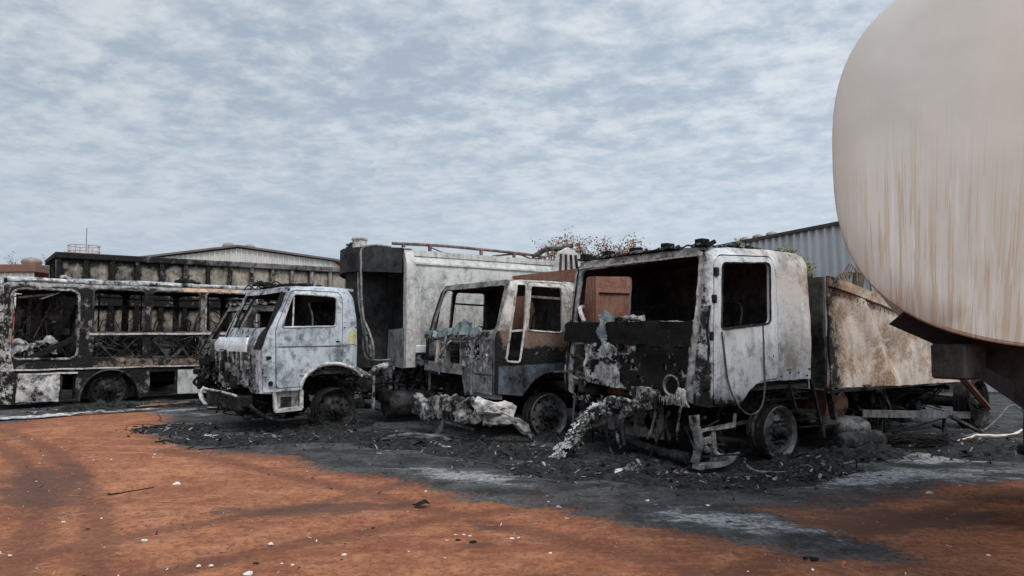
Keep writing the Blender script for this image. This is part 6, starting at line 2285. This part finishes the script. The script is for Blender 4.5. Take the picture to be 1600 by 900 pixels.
# charred rubble: heaps and drifts of flakes under and in front of the vehicles (nobody could count it)
g = random.Random(99)
HEAPS = [((1.55, 8.15), .95, .42, -.5, .10, 900), ((.6, 8.6), .7, .5, -.6, .10, 700), ((2.6, 7.95), .8, .3, .2, .06, 450), ((3.4, 8.7), .6, .5, .5, .12, 700), ((4.4, 9.6), .9, .35, .5, .16, 900),
         ((-.2, 9.9), 1.1, .5, -.3, .10, 800), ((-1.2, 10.6), 1.0, .5, 0, .09, 600), ((-2.6, 11.2), 1.0, .5, .3, .10, 800), ((-4.2, 10.9), .9, .45, -.3, .08, 700), ((-5.5, 12.2), .7, .6, 0, .07, 500),
         ((-8.6, 15.5), .8, .35, .6, .14, 700), ((-7.2, 16.3), 1.2, .4, .6, .08, 600), ((.9, 11.1), .6, .5, .5, .12, 500), ((2.0, 9.2), 1.0, .6, .5, .12, 700), ((5.8, 10.6), 1.0, .5, .4, .12, 700), ((-3.2, 12.2), .9, .5, .6, .12, 600), ((6.9, 10.0), 1.4, .7, .2, .10, 700)]
rb = MB()


def chip(p, s_, mi):
    n_ = V((g.gauss(0, .55), g.gauss(0, .55), 1)).normalized()
    a = n_.orthogonal().normalized()
    a = (Matrix.Rotation(g.uniform(0, 6.28), 3, n_) @ a)
    b_ = n_.cross(a)
    u, w_ = s_ * g.uniform(.6, 2.4), s_ * g.uniform(.15, .8)
    th = s_ * g.uniform(.05, .3)
    c0 = p + n_ * th
    q = [p - a * u - b_ * w_, p + a * u * g.uniform(.5, 1) - b_ * w_ * g.uniform(.3, 1), p + a * u + b_ * w_ * g.uniform(.5, 1), p - a * u * g.uniform(.3, 1) + b_ * w_]
    t4 = [v + n_ * th * g.uniform(.5, 1.4) for v in q]
    rb.add(q + t4, [(3, 2, 1, 0), (4, 5, 6, 7), (0, 1, 5, 4), (1, 2, 6, 5), (2, 3, 7, 6), (3, 0, 4, 7)], mi)


for (cx_, cy_), ra, rb_, ro, hh, n in HEAPS:
    cr, sr = math.cos(ro), math.sin(ro)
    N1 = 26
    vs, fs = [], []
    for j in range(N1 + 1):
        for i in range(N1 + 1):
            u, v_ = (i / N1 * 2 - 1) * 1.3, (j / N1 * 2 - 1) * 1.3
            x, y = cx_ + u * ra * cr - v_ * rb_ * sr, cy_ + u * ra * sr + v_ * rb_ * cr
            q = max(0, 1 - (u * u + v_ * v_) / 1.5)
            z = ground_z(x, y) - .02 + hh * q * 1.25 * (.55 + .9 * abs(NZ.noise(V((x * 4, y * 4, 1)))) + .5 * NZ.noise(V((x * 11, y * 11, 5)))) * min(1, q * 3)
            vs.append(V((x, y, z)))
    fs = [(j * (N1 + 1) + i, j * (N1 + 1) + i + 1, (j + 1) * (N1 + 1) + i + 1, (j + 1) * (N1 + 1) + i) for j in range(N1) for i in range(N1)]
    rb.add(vs, fs, 0)
    for _ in range(n):
        u, v_ = g.gauss(0, .62), g.gauss(0, .62)
        x, y = cx_ + u * ra * cr - v_ * rb_ * sr, cy_ + u * ra * sr + v_ * rb_ * cr
        q = max(0, 1 - (u * u + v_ * v_) / 1.5)
        z = ground_z(x, y) + hh * q * .6
        r_ = g.random()
        chip(V((x, y, z)), .004 + .036 * g.random() ** 4, 0 if r_ < .74 else (1 if r_ < .94 else 2))
# thin scatter over the whole scorched strip
n = 0
while n < 5200:
    x, y = g.uniform(-10, 8.5), g.uniform(5.3, 17)
    if not inpoly(x, y, CHAR):
        continue
    d = segdist(x, y, CHAR)
    if g.random() > .12 + .9 * min(1, d / 2.5) * (.5 + NZ.noise(V((x * 1.1, y * 1.1, 3)))):
        continue
    r_ = g.random()
    chip(V((x, y, ground_z(x, y))), .005 + .022 * g.random() ** 3, 0 if r_ < .6 else (1 if r_ < .9 else 2))
    n += 1
M['rubblk'] = plain('rubble_black', (.005, .005, .005), (.026, .0255, .025), 14, .9, .8)
M['rubash'] = plain('rubble_ash', (.08, .079, .078), (.24, .237, .232), 9, .9, .5)
M['rubbrn'] = plain('rubble_brown', (.075, .05, .036), (.14, .105, .08), 9, .9, .5)
kind(rb.build('charred_rubble', ['rubblk', 'rubash', 'rubbrn']), 'stuff')

# fine grit and pebbles on the orange dirt
rb = MB()
n = 0
while n < 3600:
    x, y = g.uniform(-9, 6.5), 2.6 + 11 * g.random() ** 1.6
    if abs(x) > y * .75 + 1 or inpoly(x, y, CHAR):
        continue
    r_ = g.random()
    chip(V((x, y, ground_z(x, y) - .002)), .003 + .012 * g.random() ** 4, 0 if r_ < .6 else (1 if r_ < .75 else 2))
    n += 1
M['grit'] = plain('grit_red', (.22, .075, .035), (.32, .13, .065), 9, .9, .5)
M['gritwhite'] = plain('grit_pale', (.5, .45, .4), (.62, .58, .54), 9, .9, .5)
kind(rb.build('grit', ['grit', 'gritwhite', 'rubblk']), 'stuff')
# strands of burnt wire in the rubble
rb = MB()
for _ in range(260):
    (cx_, cy_), ra, rb_, ro, hh, n = g.choice(HEAPS)
    x, y = cx_ + g.gauss(0, .5) * ra, cy_ + g.gauss(0, .5) * rb_
    a = g.uniform(0, 6.28)
    L = g.uniform(.15, .5)
    pts = [V((x, y, ground_z(x, y) + .02 + hh * .4))]
    for k in range(4):
        a += g.uniform(-.9, .9)
        pts.append(pts[-1] + V((math.cos(a) * L / 3, math.sin(a) * L / 3, g.uniform(-.03, .035))))
        pts[-1].z = max(pts[-1].z, ground_z(pts[-1].x, pts[-1].y) + .006)
    rb.tube(curve(pts, 4), g.uniform(.002, .0045), 4)
kind(rb.build('burnt_wire_litter', 'wires'), 'stuff')


def stone(px, py, s_, mat, seed, label, group, name='stone', flat=.6):
    gg = random.Random(seed)
    p = gpt(px, py)
    mb = MB()
    n, m_ = 7, 5
    vs = []
    for j in range(m_):
        ph = math.pi * (j + .5) / m_ - math.pi / 2
        for i in range(n):
            a = 2 * math.pi * i / n
            q = s_ * gg.uniform(.65, 1.15)
            vs.append(p + V((math.cos(a) * math.cos(ph) * q * 1.25, math.sin(a) * math.cos(ph) * q, math.sin(ph) * q * flat + s_ * flat * .15)))
    fs = [(j * n + i, j * n + (i + 1) % n, (j + 1) * n + (i + 1) % n, (j + 1) * n + i) for j in range(m_ - 1) for i in range(n)]
    fs += [tuple(range(n - 1, -1, -1)), tuple((m_ - 1) * n + i for i in range(n))]
    mb.add(vs, fs)
    return piece(name, label, 'stone', mb, mat, group)


M['whitestone'] = plain('white_stone', (.54, .51, .47), (.40, .36, .32), 20, .85, .5)
WH = [(276, 756, .045), (99, 817, .018), (225, 847, .028), (423, 849, .024), (538, 866, .024), (310, 885, .02), (330, 884, .018), (388, 896, .04), (242, 710, .02), (665, 768, .018), (457, 882, .014), (857, 784, .012),
      (1012, 784, .025), (1106, 791, .022), (1452, 769, .04), (860, 865, .016), (480, 737, .014), (15, 870, .016), (440, 880, .012), (174, 718, .016), (1500, 760, .014), (1544, 868, .02), (800, 843, .02), (810, 842, .014), (725, 834, .014), (734, 836, .016), (712, 834, .012)]
for k, (x, y, s_) in enumerate(WH):
    stone(x, y, s_ * .78, 'whitestone', k, 'small pale stone chip lying loose on the open yard in front of the trucks', 'pale stone chips on the yard', 'stone_chip')
DK = [(739, 847, .028), (715, 844, .02), (400, 880, .02), (1272, 874, .03), (1258, 872, .018), (420, 742, .012), (518, 764, .012), (1010, 760, .03), (900, 745, .03), (650, 905, .02)]
for k, (x, y, s_) in enumerate(DK):
    stone(x, y, s_, 'black', 50 + k, 'small black clinker lump lying loose on the open yard in front of the trucks', 'black clinker lumps on the yard', 'clinker', .5)
# flat black scrap on the dirt
mb = MB()
p = gpt(658, 791)
mb.sheet([(-.07, -.03), (.02, -.05), (.08, -.01), (.03, .05), (-.03, .04)], [], lambda a, b: p + V((a, b, .02 + .012 * math.sin(a * 40) + .3 * max(0, b))), (0, 0, 1), .008, .02, jag=.01)
piece('scrap', 'flat black curled scrap alone on the orange dirt below the middle truck', 'scrap', mb, 'black')
# thin sticks and wires lying on the dirt at the left
for lab, pts, r_ in (('black bent wire with a loop lying on dirt left of the garbage truck', [(243, 690), (262, 687), (275, 692), (290, 689), (298, 687)], .012),
                     ('thin straight black rod lying on dirt below the garbage truck', [(310, 702), (340, 700), (368, 699)], .008),
                     ('long faint dark stick pressed into the orange dirt at left', [(168, 774), (200, 769), (240, 762)], .006)):
    mb = MB()
    mb.tube(curve([gpt(x, y, r_) for x, y in pts], 4), r_, 6, jit=.3)
    piece('rod', lab, 'rod', mb, 'black')
mb = MB()
p = gpt(330, 681)
mb.sheet([(-.13, -.04), (.0, -.07), (.14, -.02), (.1, .05), (-.08, .05)], [], lambda a, b: p + V((a, b, .03 + .02 * NZ.noise(V((a * 20, b * 20, 1))))), (0, 0, -1), .008, .025, jag=.01)
piece('pale_scrap', 'flat whitish scrap lying on ash in front of the garbage truck cab', 'scrap', mb, 'paleedge')
# flat grey panel lying on the black ground below the middle truck
mb = MB()
p0 = gpt(668, 690)


def lid(a, b):
    return p0 + V((a, b, .05 + .06 * math.exp(-(a / .5) ** 2) * (1 - abs(b) / .5) + .03 * NZ.noise(V((a * 3, b * 3, 4))) - .04 * abs(a)))


mb.sheet([(-.62, .30), (-.2, .42), (.25, .36), (.58, -.02), (.52, -.28), (.2, -.22), (-.3, .02), (-.7, .12)], [], lid, (0, 0, -1), .015, .06, jag=.015, seed=3)
mb.tube(curve([lid(-.6, .12) + V((0, 0, .015)), lid(-.2, .0) + V((0, 0, .02)), lid(.2, -.18) + V((0, 0, .02)), lid(.42, -.36) + V((0, 0, .01))], 6), .028, 7, jit=.15)
piece('buckled_scrap', 'buckled dark grey panel lying flat on the black ground before the middle truck', 'panel', mb, burnt('panel_grey', (.11, .112, .115), (.08, .08, .084), rust=.06, soot=.36, ash=.14, scale=2.5, seed=60), smooth=40)
mb = MB()
q = [gpt(672, 696, .03), gpt(690, 701, .035), gpt(706, 706, .02)]
mb2 = crumpled_tube(q, .045, 61, amp=.5, k=5)
piece('pale_scrap', 'pale crumpled strip lying against the buckled panel', 'scrap', mb2, 'ashy', smooth=40)
mb = MB()
mb.tube(curve([gpt(556, 686, .02), gpt(580, 684, .025), gpt(600, 682, .02)], 3), .018, 7, jit=.3)
piece('rod', 'short burnt rod with a pale tip beside the front wheel of the garbage truck', 'rod', mb, 'ashflake')
# crumpled pale lumps in front of the nearest truck
for k, (x, y, s_, lab) in enumerate(((985, 748, .10, 'crumpled ash-white lump of melted plastic in rubble below the nearest truck'), (905, 735, .05, 'small ashy lump under the end of the fallen flaky bumper'), (1300, 742, .05, 'small grey lump beside the wire near the nearest front wheel'))):
    p = gpt(x, y)
    mb = crumpled_tube([p + V((-s_, 0, s_ * .3)), p + V((0, .02, s_ * .7)), p + V((s_, 0, s_ * .4))], s_ * .8, 70 + k, amp=.8, k=5, n=16)
    piece('melted_lump', lab, 'lump', mb, 'ashy', smooth=30)
mb = MB()
p = gpt(965, 748)
mb.sheet([(-.04, -.03), (.05, -.05), (.06, .06), (-.02, .05)], [], lambda a, b: p + V((a, .02 + b * .4, .05 + b * .9)), (0, 1, 0), .008, .03)
piece('pale_scrap', 'small upright white shard leaning in rubble below the nearest truck', 'scrap', mb, 'whitestone')
# hose and cables
mb = MB()
mb.tube(curve([gpt(1163, 727, .05), gpt(1178, 738, .03), gpt(1215, 740, .02), gpt(1255, 738, .02), gpt(1295, 732, .02), gpt(1335, 723, .02)], 7), .014, 7, jit=.15)
piece('hose', 'long thin hose curving along the ground by the nearest front wheel', 'hose', mb, burnt('hose_grey', (.22, .20, .18), (.14, .13, .12), rust=.1, soot=.3, ash=.1, scale=5, seed=62), smooth=50)
mb = MB()
p = gpt(1338, 733)
mb.tube(curve([p, p + V((.005, 0, .06)), p + V((-.01, .0, .12)), p + V((-.05, 0, .13))], 3), .008, 6)
piece('peg', 'short black peg standing in the ash right of the long hose', 'peg', mb, 'black')
mb = MB()
mb.tube(curve([gpt(1482, 697, .03), gpt(1515, 690, .05), gpt(1527, 686, .06), gpt(1560, 686, .05), gpt(1585, 683, .05), gpt(1597, 680, .09)], 5), .016, 6, jit=.4)
piece('pale_strip', 'cream coloured twisted strip lying on the ash at right', 'strip', mb, 'palewood', smooth=40)
mb = MB()
mb.tube(curve([gpt(1470, 690, .02), gpt(1530, 680, .04), gpt(1560, 664, .12), gpt(1580, 652, .2), gpt(1606, 655, .1)], 6), .014, 6)
piece('cable', 'thick dark cable looping over rubble at the right edge', 'cable', mb, 'cable', smooth=50)
M['beamsteel'] = burnt('beam_steel', (.13, .13, .128), (.085, .085, .085), rust=.10, soot=.34, ash=.05, scale=2, seed=92, metal=.45, rough=.5)
# loose beams propped against the cargo box
lc = T1.matrix_basis if False else Matrix.Translation(T1.location) @ Matrix.Rotation(T1.rotation_euler.z, 4, 'Z')


def t1(x, y, z):
    return lc @ V((x, y, z))


mb = MB()
mb.channel(t1(2.86, -.16, .50), t1(5.75, -.20, .30), .05, .10, .008, side=-1)
piece('beam', 'long straight pale aluminium beam propped level below the rusty cargo box', 'beam', mb, 'beamsteel')
mb = MB()
mb.bar((3.3, -.12, .02), (3.4, -.12, .42), .04, .03)
mb.build('beam_prop', 'soot', T1)
mb = MB()
mb.bar((5.0, -.15, .02), (5.05, -.15, .31), .04, .03)
mb.build('beam_prop', 'soot', T1)
mb = MB()
mb.bar(t1(5.05, -.42, .92), t1(6.0, -.36, .40), .10, .035, seg=4)
mb.bar(t1(5.05, -.42, .925), t1(6.0, -.36, .405), .03, .07, seg=4)
piece('beam', 'short rust-brown flat beam slanting down before the rear wheel of the nearest truck', 'beam', mb, 'rustred')
mb = MB()
mb.bar(t1(5.1, -.52, .98), t1(6.3, -.5, .80), .14, .012, seg=5)
piece('pale_board', 'pale ochre strip of sheet leaning behind the rust-brown slanted beam', 'strip', mb, 'palewood')
mb = MB()
mb.channel(t1(5.45, -.62, .93), t1(6.9, -.62, .55), .03, .05, .006)
piece('beam', 'thin bright metal strip slanting down under the tank end', 'beam', mb, 'alu')
mb = MB()
mb.bar(t1(5.9, -.3, .02), t1(5.05, -.25, .33), .07, .04)
piece('beam', 'brown bar leaning under the far end of the aluminium beam', 'beam', mb, 'soot_brown')
mb = MB()
mb.bar(gpt(1400, 689, .03), gpt(1460, 683, .05), .06, .02, seg=4)
piece('metal_strip', 'flat grey strip of metal lying under the aluminium beam', 'strip', mb, 'alu')
mb = MB()
mb.tube([t1(6.9, -.5, .34), t1(8.6, -.3, .42)], .05, 8)
mb.tube([t1(7.3, -.45, .05), t1(7.3, -.45, .33)], .03, 6)
mb.tube([t1(8.4, -.32, .05), t1(8.4, -.32, .39)], .03, 6)
piece('pipe', 'grey pipe lying raised at the right edge below the tanker', 'pipe', mb, 'steel', smooth=50)
# burnt tyre carcass on the ground under the cargo box
mb = MB()
p = gpt(1425, 700)
for k in range(80):
    q = .34 + g.gauss(0, .05)
    a0 = g.uniform(0, 6.28)
    pts = [p + V((math.cos(a0 + j * .35) * q * 1.35, math.sin(a0 + j * .35) * q * .55, .06 + .09 * abs(math.sin(a0 * 2 + j * .3)) + g.uniform(-.03, .05))) for j in range(6)]
    mb.tube(pts, g.uniform(.004, .012), 4)
piece('tyre_carcass', 'burnt tangle of tyre wire lying on the ground below the cargo box', 'tyre', mb, 'wires')
# sheets of ash-white metal by the bus
for k, (x, y, w_, h_, lab) in enumerate(((60, 652, .95, .16, 'long pale flattened strip lying along the ground before the bus front'), (180, 645, .8, .12, 'white ashy strip lying on the dirt beneath the bus wheel'), (258, 634, .55, .16, 'bent brown sheet lying at the edge of the ash right of the bus wheel'), (330, 640, .5, .14, 'small whitish sheet lying in ash below the pale bus locker'))):
    p = gpt(x, y)
    mb = MB()
    mb.sheet([(-w_, -h_), (w_ * .3, -h_ * 1.2), (w_, -h_ * .3), (w_ * .8, h_), (-w_ * .5, h_ * .9)], [], lambda a, b: p + V((a * .8 - b * .5, a * .6 + b * .8, .04 + .06 * abs(NZ.noise(V((a * 4, b * 6, k)))))), (0, 0, -1), .01, .07, jag=.03, seed=k)
    piece('fallen_sheet', lab, 'sheet', mb, ('buspale', 'ashy', 'rustred', 'ashy')[k], smooth=40)

# twisted scraps of thin metal and plastic in the rubble
g = random.Random(123)
SC = [(1010, 735), (1050, 742), (930, 738), (880, 728), (1120, 752), (1190, 748), (760, 702), (800, 712), (640, 700), (590, 690), (430, 688), (380, 684), (350, 668), (1280, 728), (1350, 712), (1390, 702), (1460, 706), (1520, 712), (840, 700), (730, 694), (470, 680), (255, 660), (1085, 728), (960, 722)]
for k, (px_, py_) in enumerate(SC):
    p = gpt(px_ + g.uniform(-6, 6), py_, .02)
    mb = MB()
    a = g.uniform(0, 6.28)
    L = g.uniform(.08, .22)
    pts = [p]
    for i in range(3):
        a += g.uniform(-.9, .9)
        pts.append(pts[-1] + V((math.cos(a) * L / 2, math.sin(a) * L / 2, g.uniform(-.01, .05))))
    pts = curve(pts, 3)
    tw = g.uniform(0, 3)
    for i in range(len(pts) - 1):
        ax = V((math.cos(tw + i * .5), math.sin(tw), 1)).normalized()
        mb.bar(pts[i], pts[i + 1], g.uniform(.03, .07), .006, up=ax)
    zmin = min(v.z for v in mb.v)
    for v in mb.v:
        v.z += ground_z(p.x, p.y) - zmin + .01
    piece('scrap', 'small twisted scrap of burnt sheet lying in the black rubble by the trucks', 'scrap', mb, ('ashflake', 'soot', 'steel', 'soot_brown')[k % 4], 'twisted scraps in the rubble')
